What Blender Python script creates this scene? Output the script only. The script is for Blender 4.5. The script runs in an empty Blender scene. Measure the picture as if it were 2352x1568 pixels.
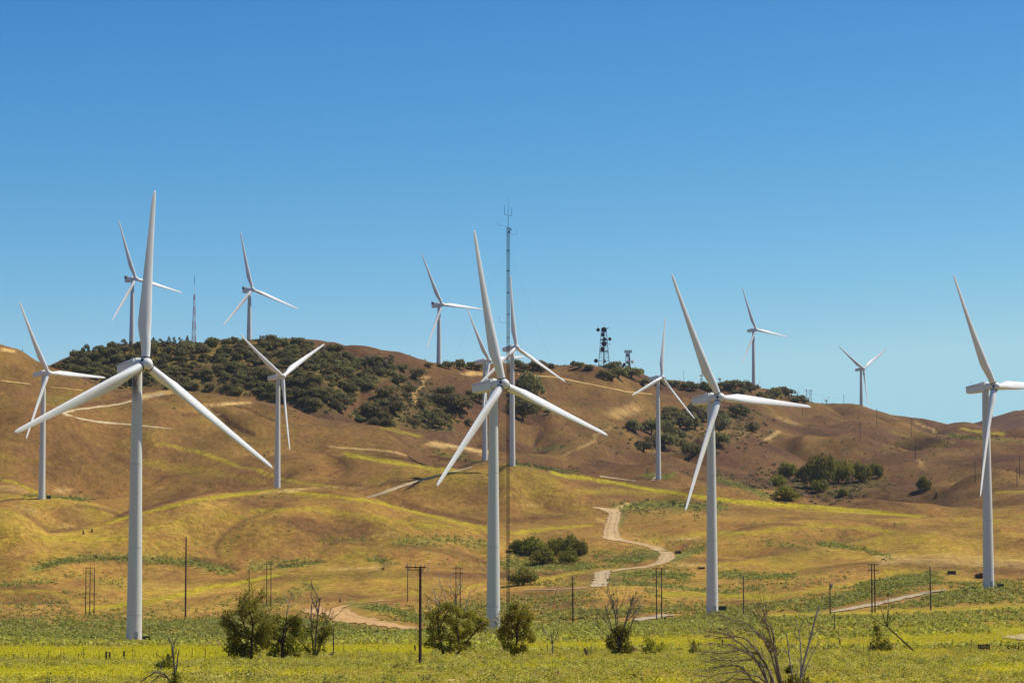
import bpy, math, random
import numpy as np
from mathutils import Vector, Matrix
random.seed(7)
RNG = np.random.default_rng(7)
SC = bpy.context.scene
COL = SC.collection
R = math.radians
# ------------------------------------------------------------------ camera model (photo measured on a 2352 x 1568 grid)
F_PX, HOR, CAMH = 6669.0, 1427.0, 4.8
PITCH = math.atan((HOR - 784.0) / F_PX)
CP, SP = math.cos(PITCH), math.sin(PITCH)

def ray(px, py):
    x = (px - 1176.0) / F_PX; y = (784.0 - py) / F_PX
    return x, CP - y * SP, SP + y * CP

def pt(px, py, Y):
    a, b, c = ray(px, py)
    return np.array([a * Y / b, Y, CAMH + c * Y / b])

def mpp(Y):
    return Y / F_PX

# ------------------------------------------------------------------ tags and small helpers
def tag(o, label=None, cat=None, group=None, kind=None):
    if label: o['label'] = label
    if cat: o['category'] = cat
    if group: o['group'] = group
    if kind: o['kind'] = kind
    return o

def empty(name, loc, rz=0.0, scale=1.0):
    o = bpy.data.objects.new(name, None)
    o.empty_display_size = 1.0
    COL.objects.link(o)
    o.location = Vector([float(v) for v in loc]); o.rotation_euler = (0, 0, rz); o.scale = (scale,) * 3
    return o

def link(name, me, parent=None, mat=None):
    o = bpy.data.objects.new(name, me)
    COL.objects.link(o)
    if parent is not None: o.parent = parent
    if mat is not None and len(me.materials) == 0: me.materials.append(mat)
    return o

def np_mesh(name, V, Q, smooth=False, mats=(), midx=None):
    """V (n,3), Q (m,k) with constant k"""
    V = np.asarray(V, dtype=np.float32); Q = np.asarray(Q, dtype=np.int32)
    me = bpy.data.meshes.new(name)
    m, k = Q.shape
    me.vertices.add(len(V)); me.vertices.foreach_set('co', V.ravel())
    me.loops.add(m * k); me.loops.foreach_set('vertex_index', Q.ravel())
    me.polygons.add(m)
    me.polygons.foreach_set('loop_start', np.arange(0, m * k, k, dtype=np.int32))
    me.polygons.foreach_set('loop_total', np.full(m, k, dtype=np.int32))
    if smooth: me.polygons.foreach_set('use_smooth', np.ones(m, dtype=bool))
    for mt in mats: me.materials.append(mt)
    if midx is not None: me.polygons.foreach_set('material_index', np.asarray(midx, dtype=np.int32))
    me.update(calc_edges=True)
    return me

def color_attr(me, name, arr):
    a = me.attributes.new(name, 'FLOAT_COLOR', 'POINT')
    a.data.foreach_set('color', np.asarray(arr, dtype=np.float32).ravel())

class MB:
    """collects tubes, boxes and loose faces into one mesh"""
    def __init__(s): s.v = []; s.f = []; s.m = []
    def add(s, vs, fs, m=0):
        b = len(s.v); s.v += [tuple(map(float, q)) for q in vs]
        s.f += [tuple(i + b for i in f) for f in fs]; s.m += [m] * len(fs)
    def tube(s, pts, rad, n=8, m=0, cap=True):
        pts = [Vector([float(c) for c in p]) for p in pts]
        vs = []; up = None
        for i, p in enumerate(pts):
            d = (pts[min(i + 1, len(pts) - 1)] - pts[max(i - 1, 0)]).normalized()
            if up is None:
                up = d.orthogonal().normalized()
            up = (up - d * up.dot(d))
            up = up.normalized() if up.length > 1e-6 else d.orthogonal().normalized()
            w = d.cross(up)
            for k in range(n):
                a = 2 * math.pi * k / n
                vs.append(p + (up * math.cos(a) + w * math.sin(a)) * rad[i])
        fs = [(i * n + k, i * n + (k + 1) % n, (i + 1) * n + (k + 1) % n, (i + 1) * n + k) for i in range(len(pts) - 1) for k in range(n)]
        if cap: fs += [tuple(range(n))[::-1], tuple((len(pts) - 1) * n + k for k in range(n))]
        s.add(vs, fs, m)
    def box(s, c, d, m=0, rot=None):
        vs = []
        for z in (-1, 1):
            for x, y in ((-1, -1), (1, -1), (1, 1), (-1, 1)):
                v = Vector((x * d[0] / 2, y * d[1] / 2, z * d[2] / 2))
                if rot is not None: v = rot @ v
                vs.append(v + Vector([float(q) for q in c]))
        s.add(vs, [(3, 2, 1, 0), (4, 5, 6, 7), (0, 1, 5, 4), (1, 2, 6, 5), (2, 3, 7, 6), (3, 0, 4, 7)], m)
    def lathe(s, prof, n=24, m=0, axis='z', origin=(0, 0, 0)):
        vs = []
        for r, h in prof:
            for k in range(n):
                a = 2 * math.pi * k / n
                q = (r * math.cos(a), r * math.sin(a), h)
                if axis == 'y': q = (q[0], q[2], q[1])
                vs.append((q[0] + origin[0], q[1] + origin[1], q[2] + origin[2]))
        fs = []
        for i in range(len(prof) - 1):
            for k in range(n):
                f = (i * n + k, i * n + (k + 1) % n, (i + 1) * n + (k + 1) % n, (i + 1) * n + k)
                fs.append(f if axis == 'z' else f[::-1])
        e0 = tuple(range(n)); e1 = tuple((len(prof) - 1) * n + k for k in range(n))
        fs += [e0[::-1] if axis == 'z' else e0, e1 if axis == 'z' else e1[::-1]]
        s.add(vs, fs, m)
    def mesh(s, name, mats=(), smooth=False, angle=None):
        me = bpy.data.meshes.new(name)
        me.from_pydata(s.v, [], s.f)
        for mt in mats: me.materials.append(mt)
        if len(mats) > 1: me.polygons.foreach_set('material_index', s.m)
        if smooth:
            me.polygons.foreach_set('use_smooth', [True] * len(s.f))
            if angle: me.set_sharp_from_angle(angle=angle)
        me.update()
        return me
    def build(s, name, mats, parent=None, smooth=False, angle=None):
        if not isinstance(mats, (list, tuple)): mats = [mats]
        return link(name, s.mesh(name, mats, smooth, angle), parent)

# ------------------------------------------------------------------ materials
def new_mat(name):
    m = bpy.data.materials.new(name); m.use_nodes = True
    nt = m.node_tree; b = nt.nodes['Principled BSDF']
    return m, nt, b

def N(nt, t, **kw):
    n = nt.nodes.new(t)
    for k, v in kw.items():
        if k.startswith('i_'):
            key = k[2:]
            n.inputs[int(key) if key.isdigit() else key.replace('_', ' ')].default_value = v
        else: setattr(n, k, v)
    return n

def noise(nt, coord, scale, detail=4, rough=.55, vec_scale=None):
    if vec_scale:
        mp = N(nt, 'ShaderNodeMapping'); mp.inputs['Scale'].default_value = vec_scale
        nt.links.new(coord, mp.inputs['Vector']); coord = mp.outputs[0]
    n = N(nt, 'ShaderNodeTexNoise'); n.inputs['Scale'].default_value = scale
    n.inputs['Detail'].default_value = detail; n.inputs['Roughness'].default_value = rough
    nt.links.new(coord, n.inputs['Vector'])
    return n.outputs['Fac']

def ramp(nt, fac, stops, interp='LINEAR'):
    r = N(nt, 'ShaderNodeValToRGB'); r.color_ramp.interpolation = interp
    e = r.color_ramp.elements
    while len(e) < len(stops): e.new(.5)
    for el, (p, c) in zip(e, stops):
        el.position = p
        el.color = (c, c, c, 1) if isinstance(c, (int, float)) else (*c, 1)
    nt.links.new(fac, r.inputs['Fac'])
    return r.outputs['Color']

def mix(nt, fac, a, b, typ='MIX'):
    m = N(nt, 'ShaderNodeMix', data_type='RGBA', blend_type=typ)
    for sock, v in ((m.inputs[0], fac), (m.inputs[6], a), (m.inputs[7], b)):
        if isinstance(v, (int, float)): sock.default_value = v
        elif isinstance(v, tuple): sock.default_value = (*v, 1)
        else: nt.links.new(v, sock)
    return m.outputs[2]

def math_(nt, op, a, b=None, clamp=False):
    m = N(nt, 'ShaderNodeMath', operation=op, use_clamp=clamp)
    for i, v in enumerate((a, b)):
        if v is None: continue
        if isinstance(v, (int, float)): m.inputs[i].default_value = v
        else: nt.links.new(v, m.inputs[i])
    return m.outputs[0]

def simple(name, col, rough=.7, var=.25, scale=3.0, metal=0.0):
    m, nt, b = new_mat(name)
    tc = N(nt, 'ShaderNodeTexCoord')
    f = noise(nt, tc.outputs['Object'], scale)
    dark = tuple(c * (1 - var) for c in col); lite = tuple(min(1, c * (1 + var)) for c in col)
    nt.links.new(ramp(nt, f, [(.3, dark), (.7, lite)]), b.inputs['Base Color'])
    b.inputs['Roughness'].default_value = rough; b.inputs['Metallic'].default_value = metal
    b.inputs['Specular IOR Level'].default_value = .25
    return m

def leaf_mat(name, a, b_, trans=.25, obj_var=.25, tint=False):
    m, nt, b = new_mat(name)
    oi = N(nt, 'ShaderNodeObjectInfo'); tc = N(nt, 'ShaderNodeTexCoord')
    f = noise(nt, tc.outputs['Object'], 1.3, 3)
    c = ramp(nt, f, [(.32, a), (.68, b_)])
    if tint:
        at = N(nt, 'ShaderNodeAttribute', attribute_name='tint'); c = at.outputs['Color']
    hsv = N(nt, 'ShaderNodeHueSaturation')
    v = math_(nt, 'MULTIPLY_ADD', oi.outputs['Random'], obj_var)
    nt.nodes[-1].inputs[2].default_value = 1 - obj_var / 2
    nt.links.new(v, hsv.inputs['Value']); nt.links.new(c, hsv.inputs['Color'])
    h = math_(nt, 'MULTIPLY_ADD', oi.outputs['Random'], .03); nt.nodes[-1].inputs[2].default_value = .485
    nt.links.new(h, hsv.inputs['Hue'])
    nt.links.new(hsv.outputs[0], b.inputs['Base Color'])
    b.inputs['Roughness'].default_value = .75; b.inputs['Specular IOR Level'].default_value = .15
    tr = N(nt, 'ShaderNodeBsdfTranslucent'); nt.links.new(hsv.outputs[0], tr.inputs['Color'])
    mx = N(nt, 'ShaderNodeMixShader'); mx.inputs[0].default_value = trans
    nt.links.new(b.outputs[0], mx.inputs[1]); nt.links.new(tr.outputs[0], mx.inputs[2])
    nt.links.new(mx.outputs[0], nt.nodes['Material Output'].inputs['Surface'])
    return m
SKY = dict(air=1.0, dust=0.0, ozone=3.0, pow=(3.0,1.78,1.1), mul=(.120,.527,1.61), cap=(3.82,5.68,6.9), str=.05); EXPO = 0.2; HAZE = 1.8e-5
# ------------------------------------------------------------------ terrain: crest, slope and valley lines from near to far (photo x, photo y, metres away)
LINES = [
 [(0,1568,227),(2352,1568,227)],
 [(0,1500,430),(1200,1500,430),(1800,1494,440),(2352,1488,450)],
 [(0,1468,660),(305,1474,665),(700,1463,690),(1128,1447,742),(1400,1424,800),(1633,1409,850),(1950,1380,890),(2272,1351,912),(2352,1345,915)],
 [(0,1405,1010),(206,1413,1000),(426,1415,980),(620,1394,1030),(1050,1395,1040),(1316,1395,1010),(1515,1395,1000),(1633,1388,1010),(1950,1352,1030),(2100,1332,1040),(2272,1338,1060),(2352,1334,1060)],
 [(0,1330,1130),(300,1335,1150),(600,1325,1180),(900,1305,1200),(1128,1315,1200),(1400,1305,1200),(1633,1300,1200),(2000,1278,1210),(2352,1270,1220)],
 [(-100,1150,1230),(0,1168,1230),(60,1192,1240),(115,1226,1260),(160,1222,1280),(200,1214,1300),(330,1175,1330),(450,1147,1360),(560,1132,1390),(640,1125,1400),(740,1133,1400),(860,1150,1400),(950,1172,1400),(1050,1198,1400),(1120,1214,1400),(1250,1224,1420),(1400,1222,1430),(1500,1218,1450),(1633,1206,1450),(1800,1196,1450),(1950,1192,1450),(2100,1190,1450),(2250,1192,1450),(2352,1188,1450)],
 [(-100,1196,1330),(0,1212,1330),(60,1222,1340),(115,1236,1360),(160,1232,1370),(200,1230,1390),(280,1205,1420),(330,1197,1430),(450,1180,1470),(560,1168,1500),(640,1162,1510),(740,1166,1500),(860,1178,1490),(950,1192,1490),(1050,1208,1490),(1120,1212,1490),(1250,1192,1520),(1400,1186,1540),(1500,1178,1560),(1633,1160,1600),(1800,1168,1600),(2000,1178,1600),(2150,1180,1600),(2352,1160,1610)],
 [(-100,1138,1467),(0,1143,1467),(100,1145,1467),(180,1150,1475),(240,1168,1490),(290,1193,1510),(330,1178,1545),(390,1148,1590),(450,1116,1630),(520,1084,1670),(600,1056,1700),(700,1043,1720),(800,1043,1700),(863,1054,1680),(963,1070,1650),(1043,1081,1620),(1120,1080,1620),(1168,1068,1600),(1250,1090,1640),(1400,1128,1680),(1500,1138,1700),(1600,1120,1720),(1700,1128,1740),(1800,1150,1740),(1950,1162,1750),(2110,1184,1750),(2200,1162,1750),(2352,1140,1750)],
 [(-100,1110,1560),(0,1118,1560),(110,1140,1570),(200,1158,1590),(290,1172,1620),(340,1142,1650),(400,1104,1690),(460,1074,1725),(530,1053,1750),(600,1042,1770),(700,1046,1780),(800,1050,1770),(863,1056,1760),(963,1072,1740),(1043,1078,1730),(1112,1057,1798),(1176,1062,1780),(1400,1112,1800),(1511,1100,1871),(1600,1140,1830),(1700,1160,1840),(1800,1186,1850),(1950,1202,1860),(2110,1204,1870),(2200,1160,1880),(2352,1115,1900)],
 [(-100,782,1850),(0,801,1900),(50,814,1910),(92,835,1910),(160,857,1920),(220,880,1930),(270,895,1940),(375,896,1950),(500,904,1950),(588,914,1950),(660,925,1950),(720,947,1940),(800,962,1940),(900,981,1940),(980,1007,1940),(1100,1031,1950),(1176,1040,1980),(1276,1046,1980),(1376,1064,1970),(1483,1090,1960),(1560,1098,1970),(1650,1100,2000),(1800,1118,2080),(1950,1124,2100),(2110,1108,2100),(2200,1095,2100),(2352,1070,2100)],
 [(-100,850,2080),(0,862,2090),(120,872,2100),(300,905,2100),(588,942,2100),(720,968,2100),(800,982,2100),(900,1002,2110),(1000,1030,2120),(1176,1060,2120),(1276,1062,2120),(1376,1074,2120),(1483,1088,2120),(1650,1074,2200),(1800,1085,2280),(2000,1070,2350),(2200,1050,2400),(2352,1035,2400)],
 [(-100,845,2180),(0,850,2180),(120,850,2180),(300,842,2200),(588,848,2220),(720,866,2250),(800,884,2280),(900,905,2300),(1000,924,2330),(1200,944,2380),(1400,960,2420),(1600,978,2560),(1800,1000,2750),(2000,1003,2850),(2200,1012,2950),(2352,1016,2950)],
 [(-100,862,2240),(60,860,2250),(120,845,2250),(185,818,2250),(250,805,2260),(350,798,2280),(450,791,2300),(560,786,2320),(650,784,2340),(720,792,2350),(770,801,2360),(800,809,2380),(850,816,2400),(900,830,2430),(940,838,2460),(1000,840,2500),(1100,841,2550),(1180,845,2580),(1270,842,2650),(1376,848,2750),(1473,864,2820),(1533,878,2880),(1601,884,2950),(1739,890,3100),(1797,903,3200),(1854,925,3280),(1914,934,3350),(1977,943,3450),(2039,953,3500),(2089,962,3520),(2164,975,3550),(2222,984,3550),(2300,996,3550),(2352,1005,3550)],
 [(-100,885,2600),(185,835,2600),(450,803,2650),(720,802,2700),(800,820,2750),(940,850,2800),(1180,856,2950),(1376,860,3100),(1533,890,3200),(1739,902,3400),(1797,915,3500),(1914,946,3650),(2039,965,3800),(2222,1000,3900),(2352,1012,3900)],
 [(-100,900,5000),(1600,930,5200),(1900,960,5200),(2100,1000,5200),(2190,992,5200),(2227,979,5200),(2257,968,5200),(2297,957,5200),(2327,951,5200),(2352,948,5200),(2450,944,5200)],
 [(-100,1100,9000),(2352,1100,9000)],
]
NROW = [12, 90, 44, 44, 40, 52, 30, 44, 30, 96, 26, 70, 60, 10, 16, 6]

s_in = np.linspace(-0.187, 0.187, 1150)
s_out = 0.187 + (np.linspace(0, 1, 46)[1:] ** 2.2) * 1.4
S = np.concatenate([-s_out[::-1], s_in, s_out])
NC = len(S)

def pchip(x, xp, fp):
    o = np.argsort(xp); xp, fp = xp[o], fp[o]; h_ = np.diff(xp); d_ = np.diff(fp)/h_; m = np.zeros(len(xp))
    for i in range(1, len(xp)-1):
        if d_[i-1]*d_[i] > 0: w1 = 2*h_[i]+h_[i-1]; w2 = h_[i]+2*h_[i-1]; m[i] = (w1+w2)/(w1/d_[i-1]+w2/d_[i])
    xc = np.clip(x, xp[0], xp[-1]); k = np.clip(np.searchsorted(xp, xc)-1, 0, len(xp)-2); t = (xc-xp[k])/h_[k]
    return (2*t**3-3*t**2+1)*fp[k]+(t**3-2*t**2+t)*h_[k]*m[k]+(-2*t**3+3*t**2)*fp[k+1]+(t**3-t**2)*h_[k]*m[k+1]
def line_at(L):
    px = np.array([q[0] for q in L], float)
    P = np.array([pt(*q) for q in L]); s = P[:, 0] / P[:, 1]
    Yk = pchip(S, s, P[:, 1]); tau = pchip(S, s, (P[:, 2] - CAMH) / P[:, 1])
    ker = np.exp(-np.linspace(-2.2, 2.2, 19) ** 2); ker /= ker.sum()
    def sm(a):
        p = np.pad(a, 9, mode='edge'); return np.convolve(p, ker, 'valid')
    Yk = sm(Yk); tau = sm(tau)
    return Yk, CAMH + tau * Yk

K = [line_at(L) for L in LINES]
Yk = np.array([np.full(NC, 2.0)] + [k[0] for k in K]); Zk = np.array([np.zeros(NC)] + [k[1] for k in K])
for i in range(1, len(Yk)): Yk[i] = np.maximum(Yk[i], Yk[i - 1] + 8)
h = np.diff(Yk, axis=0); dl = np.diff(Zk, axis=0) / h
M = np.zeros_like(Zk); M[0] = 0; M[-1] = dl[-1]
for i in range(1, len(Yk) - 1):
    w1 = 2 * h[i] + h[i - 1]; w2 = h[i] + 2 * h[i - 1]
    same = dl[i - 1] * dl[i] > 0
    with np.errstate(divide='ignore', invalid='ignore'):
        hm = (w1 + w2) / (w1 / dl[i - 1] + w2 / dl[i])
    M[i] = np.where(same, hm, 0)
rowsY, rowsZ = [], []
for i in range(len(Yk) - 1):
    for t in np.arange(NROW[i]) / NROW[i]:
        if i == 0: t = t ** 1.6
        if i == 1: t = t ** 1.25
        h00 = 2*t**3-3*t**2+1; h10 = t**3-2*t**2+t; h01 = -2*t**3+3*t**2; h11 = t**3-t**2
        rowsY.append(Yk[i] + t * h[i]); rowsZ.append(h00*Zk[i]+h10*h[i]*M[i]+h01*Zk[i+1]+h11*h[i]*M[i+1])
rowsY.append(Yk[-1]); rowsZ.append(Zk[-1])
GY = np.array(rowsY); GZ = np.array(rowsZ); GX = GY * S[None, :]
NR = len(GY)

_ga = np.random.default_rng(3).random((256, 256)).astype(np.float32)*2*np.pi
_gx, _gy = np.cos(_ga), np.sin(_ga)
def vnoise(x, y):
    """gradient noise, about -1 .. 1"""
    x, y = .8*x+.6*y, .8*y-.6*x
    xi = np.floor(x).astype(int); yi = np.floor(y).astype(int)
    fx = x - xi; fy = y - yi
    ux = fx*fx*fx*(fx*(fx*6-15)+10); uy = fy*fy*fy*(fy*(fy*6-15)+10)
    def g(a, b, dx, dy):
        a = a & 255; b = b & 255
        return _gx[a, b]*dx+_gy[a, b]*dy
    n0 = g(xi, yi, fx, fy)*(1-ux)+g(xi+1, yi, fx-1, fy)*ux
    n1 = g(xi, yi+1, fx, fy-1)*(1-ux)+g(xi+1, yi+1, fx-1, fy-1)*ux
    return (n0*(1-uy)+n1*uy)*1.6

def fbm(x, y, sc, o=3, g=.5):
    r = 0; am = 1; tot = 0
    for i in range(o):
        r = r + am * vnoise(x/sc*2**i+17.3*i, y/sc*2**i+9.1*i); tot += am; am *= g
    return r/tot

SEG = np.concatenate([np.full(n, i) for i, n in enumerate(NROW)]+[[len(NROW)-1]]); TT = np.concatenate([np.arange(n)/n for n in NROW]+[[1.0]])
FACE_A = np.array([0,0,0,2.0,4.0,9.0,0,10.0,0,15.0,0,26.0,16.0,0,0,0])
wgt = (FACE_A[SEG]*np.sin(np.pi*TT)**.8)[:, None]
_xw = GX+22*fbm(GX+11, GY+77, 140, 2); _yw = GY*.42+18*fbm(GX+401, GY+7, 150, 2)
_sc = np.where(GY < 1450, 95., np.where(GY < 2020, 120., 150.))
BIL = np.abs(np.where(GY < 1450, fbm(_xw, _yw, 95., 2), np.where(GY < 2020, fbm(_xw+333, _yw, 115., 2), fbm(_xw+777, _yw, 150., 3))))
GZ += wgt*(np.minimum(BIL, .42)*1.9-.35)
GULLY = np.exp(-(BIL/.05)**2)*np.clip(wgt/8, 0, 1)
amp = np.clip((GY - 500) / 900, 0, 1)
GZ += amp * (4.0 * fbm(GX, GY, 190, 3) + 1.6 * fbm(GX + 900, GY, 55, 3))
rid = 1 - np.abs(fbm(GX * 1.0 + 300, GY * .45, 120, 2)) * 2
GZ += np.clip((GY - 2050) / 250, 0, 1) * 4.0 * (rid - .5)
GZ += np.clip((GY - 120) / 200, 0, 1) * .18 * fbm(GX, GY, 9, 3) + np.clip((GY - 900) / 300, 0, 1) * .45 * fbm(GX + 50, GY, 14, 2)

def col_at(s):
    j = int(np.clip(np.searchsorted(S, s) - 1, 0, NC - 2)); t = (s - S[j]) / (S[j+1] - S[j])
    return GY[:, j]*(1-t)+GY[:, j+1]*t, GZ[:, j]*(1-t)+GZ[:, j+1]*t

def gz(x, y):
    Yc, Zc = col_at(x / y); return float(np.interp(y, Yc, Zc))

def hit(px, py):
    a, b, c = ray(px, py); s = a / b; tau = c / b
    Yc, Zc = col_at(s); dz = Zc - (CAMH + tau * Yc)
    k = np.argmax(dz[5:] >= 0) + 5
    if dz[k] < 0: k = NR - 1
    t = dz[k-1] / (dz[k-1] - dz[k]) if dz[k] != dz[k-1] else 0
    Y = Yc[k-1] + t * (Yc[k] - Yc[k-1])
    return np.array([s * Y, Y, Zc[k-1] + t * (Zc[k] - Zc[k-1])])

def on(px, Y):
    x = ray(px, 1100)[0] / ray(px, 1100)[1] * Y
    return np.array([x, Y, gz(x, Y)])

# spurs and gullies cut into the hills
def relief(pl, w, a):
    global GZ
    P = [hit(*q) for q in pl]
    xs = [q[0] for q in P]; ys = [q[1] for q in P]
    m = (GX > min(xs)-3*w) & (GX < max(xs)+3*w) & (GY > min(ys)-3*w) & (GY < max(ys)+3*w)
    X, Y = GX[m], GY[m]; D = np.full(X.shape, 1e9)
    for A, B in zip(P[:-1], P[1:]):
        d = B[:2]-A[:2]; L = max(d@d, 1e-6); t = np.clip(((X-A[0])*d[0]+(Y-A[1])*d[1])/L, 0, 1)
        D = np.minimum(D, np.hypot(X-A[0]-t*d[0], Y-A[1]-t*d[1]))
    GZ[m] += a*np.exp(-(D/w)**2)

for pl, w, a in [
 ([(1200,930),(1218,964),(1228,986),(1236,1011),(1236,1031)], 16, -6),
 ([(110,1044),(150,1066),(180,1084),(200,1104),(170,1126)], 14, -6),
 ([(475,931),(492,946),(512,971),(575,999)], 7, -3.5),
 ([(740,1041),(783,1061),(785,1069),(753,1091)], 9, -4),
 ([(963,850),(910,866),(838,901),(788,940)], 45, 9),
 ([(1176,860),(1276,867),(1376,887),(1476,907),(1530,925)], 40, 5),
 ([(1560,935),(1560,980),(1540,1030)], 45, -9),
 ([(1764,940),(1740,990),(1700,1050)], 50, 7),
 ([(2114,971),(2150,996),(2200,1020)], 25, -6),
 ([(1990,960),(1960,1010),(1930,1060)], 60, 6),
 ([(2250,1010),(2180,1050),(2080,1090)], 50, 6),
 ([(250,1000),(330,1040),(420,1062)], 22, -4),
 ([(640,1090),(560,1110),(430,1130)], 16, -3),
 ([(1000,1050),(1040,1051),(1085,1065)], 8, -2.5),
]: relief(pl, w, a)

# image position of every vertex (to lay ground cover patches and two painted tower shadows where the photo shows them)
_d = GY*CP+(GZ-CAMH)*SP
PX = 1176+F_PX*GX/_d; PY = 784-F_PX*(-GY*SP+(GZ-CAMH)*CP)/_d

PX0, PY0 = PX, PY
_wy = np.clip((GY-450)/500, .35, 1)
PX = PX+_wy*(26*fbm(GX+700, GY*.6, 70, 3)+8*fbm(GX, GY*.5+90, 16, 2)); PY = PY+_wy*(9*fbm(GX+100, GY*.6+400, 80, 3)+3.5*fbm(GX+300, GY*.5, 18, 2))
MASK = {k: np.zeros(GY.shape, np.float32) for k in 'YSBD'}
def stroke(ch, pl, w, s=1.0, yr=None):
    xs = [q[0] for q in pl]; ys = [q[1] for q in pl]
    m = (PX > min(xs)-3*w*3) & (PX < max(xs)+3*w*3) & (PY > min(ys)-3*w) & (PY < max(ys)+3*w)
    if yr: m &= (GY > yr[0]) & (GY < yr[1])
    if not m.any(): return
    X, Y = PX[m], PY[m]; D = np.full(X.shape, 1e9)
    if len(pl) == 1: pl = pl*2
    for A, B in zip(pl[:-1], pl[1:]):
        dx, dy = B[0]-A[0], B[1]-A[1]; L = max(dx*dx+dy*dy, 1e-6)
        t = np.clip(((X-A[0])*dx+(Y-A[1])*dy)/L, 0, 1)
        D = np.minimum(D, np.hypot((X-A[0]-t*dx)/2.2, Y-A[1]-t*dy))
    k = s*np.exp(-(D/w)**2*.8)
    MASK[ch][m] = np.maximum(MASK[ch][m], k)

def fill(ch, poly, s):
    xs = [q[0] for q in poly]; ys = [q[1] for q in poly]
    m = (PX > min(xs)) & (PX < max(xs)) & (PY > min(ys)) & (PY < max(ys)); X, Y = PX[m], PY[m]
    c = np.zeros(X.shape, bool); j = len(poly)-1
    for i in range(len(poly)):
        (xi, yi), (xj, yj) = poly[i], poly[j]
        if yi != yj: c ^= ((yi > Y) != (yj > Y)) & (X < (xj-xi)*(Y-yi)/(yj-yi)+xi)
        j = i
    t = MASK[ch][m]; t[c] = np.maximum(t[c], s); MASK[ch][m] = t
def W(ch, *items):
    for pl, w, s in items:
        if ch == 'Y' and pl[0][1] < 1400: w *= .8; s *= .85
        stroke(ch, pl, w, s)

W('Y', ([(0,1500),(560,1500)],13,1), ([(0,1546),(330,1545)],11,1), ([(330,1540),(560,1543)],6,.7), ([(640,1548),(760,1545)],6,.7),
 ([(600,1488),(760,1490),(980,1492)],8,1), ([(1180,1484),(1400,1482)],9,1), ([(1450,1476),(1700,1470)],13,.9), ([(1700,1480),(2060,1472)],14,.6),
 ([(2060,1470),(2352,1465)],12,1), ([(2280,1448),(2352,1448)],7,.9), ([(2050,1447),(2352,1436)],7,.5), ([(1764,1413),(2050,1408)],5,.9), ([(2050,1405),(2352,1394)],6,.8),
 ([(1530,1362),(1640,1362),(1760,1369)],10,1), ([(1764,1160),(1880,1166),(2119,1184)],5,1), ([(1764,1218),(1880,1208),(2010,1219),(2150,1228)],6,.7),
 ([(1764,1370),(1984,1340),(2040,1315),(2130,1308)],6,.7), ([(2030,1312),(2200,1310)],7,.6), ([(325,1178),(385,1162),(467,1148),(560,1134),(640,1128),(725,1137),(835,1146),(945,1174),(1028,1190),(1110,1207)],4,.75),
 ([(588,1175),(725,1164),(863,1188),(973,1205),(1110,1222)],8,.65), ([(300,1215),(420,1200),(560,1190)],8,.4), ([(0,1240),(180,1235),(300,1240),(420,1250)],5,.7),
 ([(0,1357),(110,1355),(190,1401),(286,1389)],6,.6), ([(200,1400),(325,1386),(495,1346),(588,1332),(640,1324)],5,1), ([(0,1280),(60,1290),(130,1270)],6,.4),
 ([(835,1379),(945,1360),(1055,1345),(1110,1340)],4,.8), ([(1176,1224),(1231,1217),(1355,1208)],5,.9), ([(1490,1240),(1610,1228),(1764,1220)],5,.8),
 ([(1231,1335),(1290,1322),(1340,1312)],5,.9), ([(1276,1086),(1376,1102),(1501,1127),(1588,1138),(1690,1152),(1764,1160)],6,1), ([(1176,1130),(1400,1128),(1588,1142)],11,.5),
 ([(800,1044),(863,1055),(963,1070),(1043,1083)],6,.8), ([(588,1081),(638,1094),(690,1108),(760,1122)],5,.7), ([(880,980),(960,1001)],4,.5),
 ([(375,1019),(475,1044),(588,1077)],5,.8), ([(330,1062),(500,1085),(590,1105)],16,.4), ([(0,1106),(50,1119),(95,1133)],5,.8), ([(0,1050),(120,1062)],14,.3),
 ([(2214,987),(2300,996)],4,1), ([(2040,990),(2110,1000)],8,.35), ([(2290,1130),(2352,1131)],5,.9), ([(1650,1150),(1900,1200)],10,.3),
 ([(840,880),(880,920),(860,960)],14,.35), ([(640,1420),(900,1425)],4,.3), ([(1100,1380),(1250,1390)],6,.35), ([(160,1225),(325,1180)],5,.6), ([(940,1240),(1110,1225)],5,.4))
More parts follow.
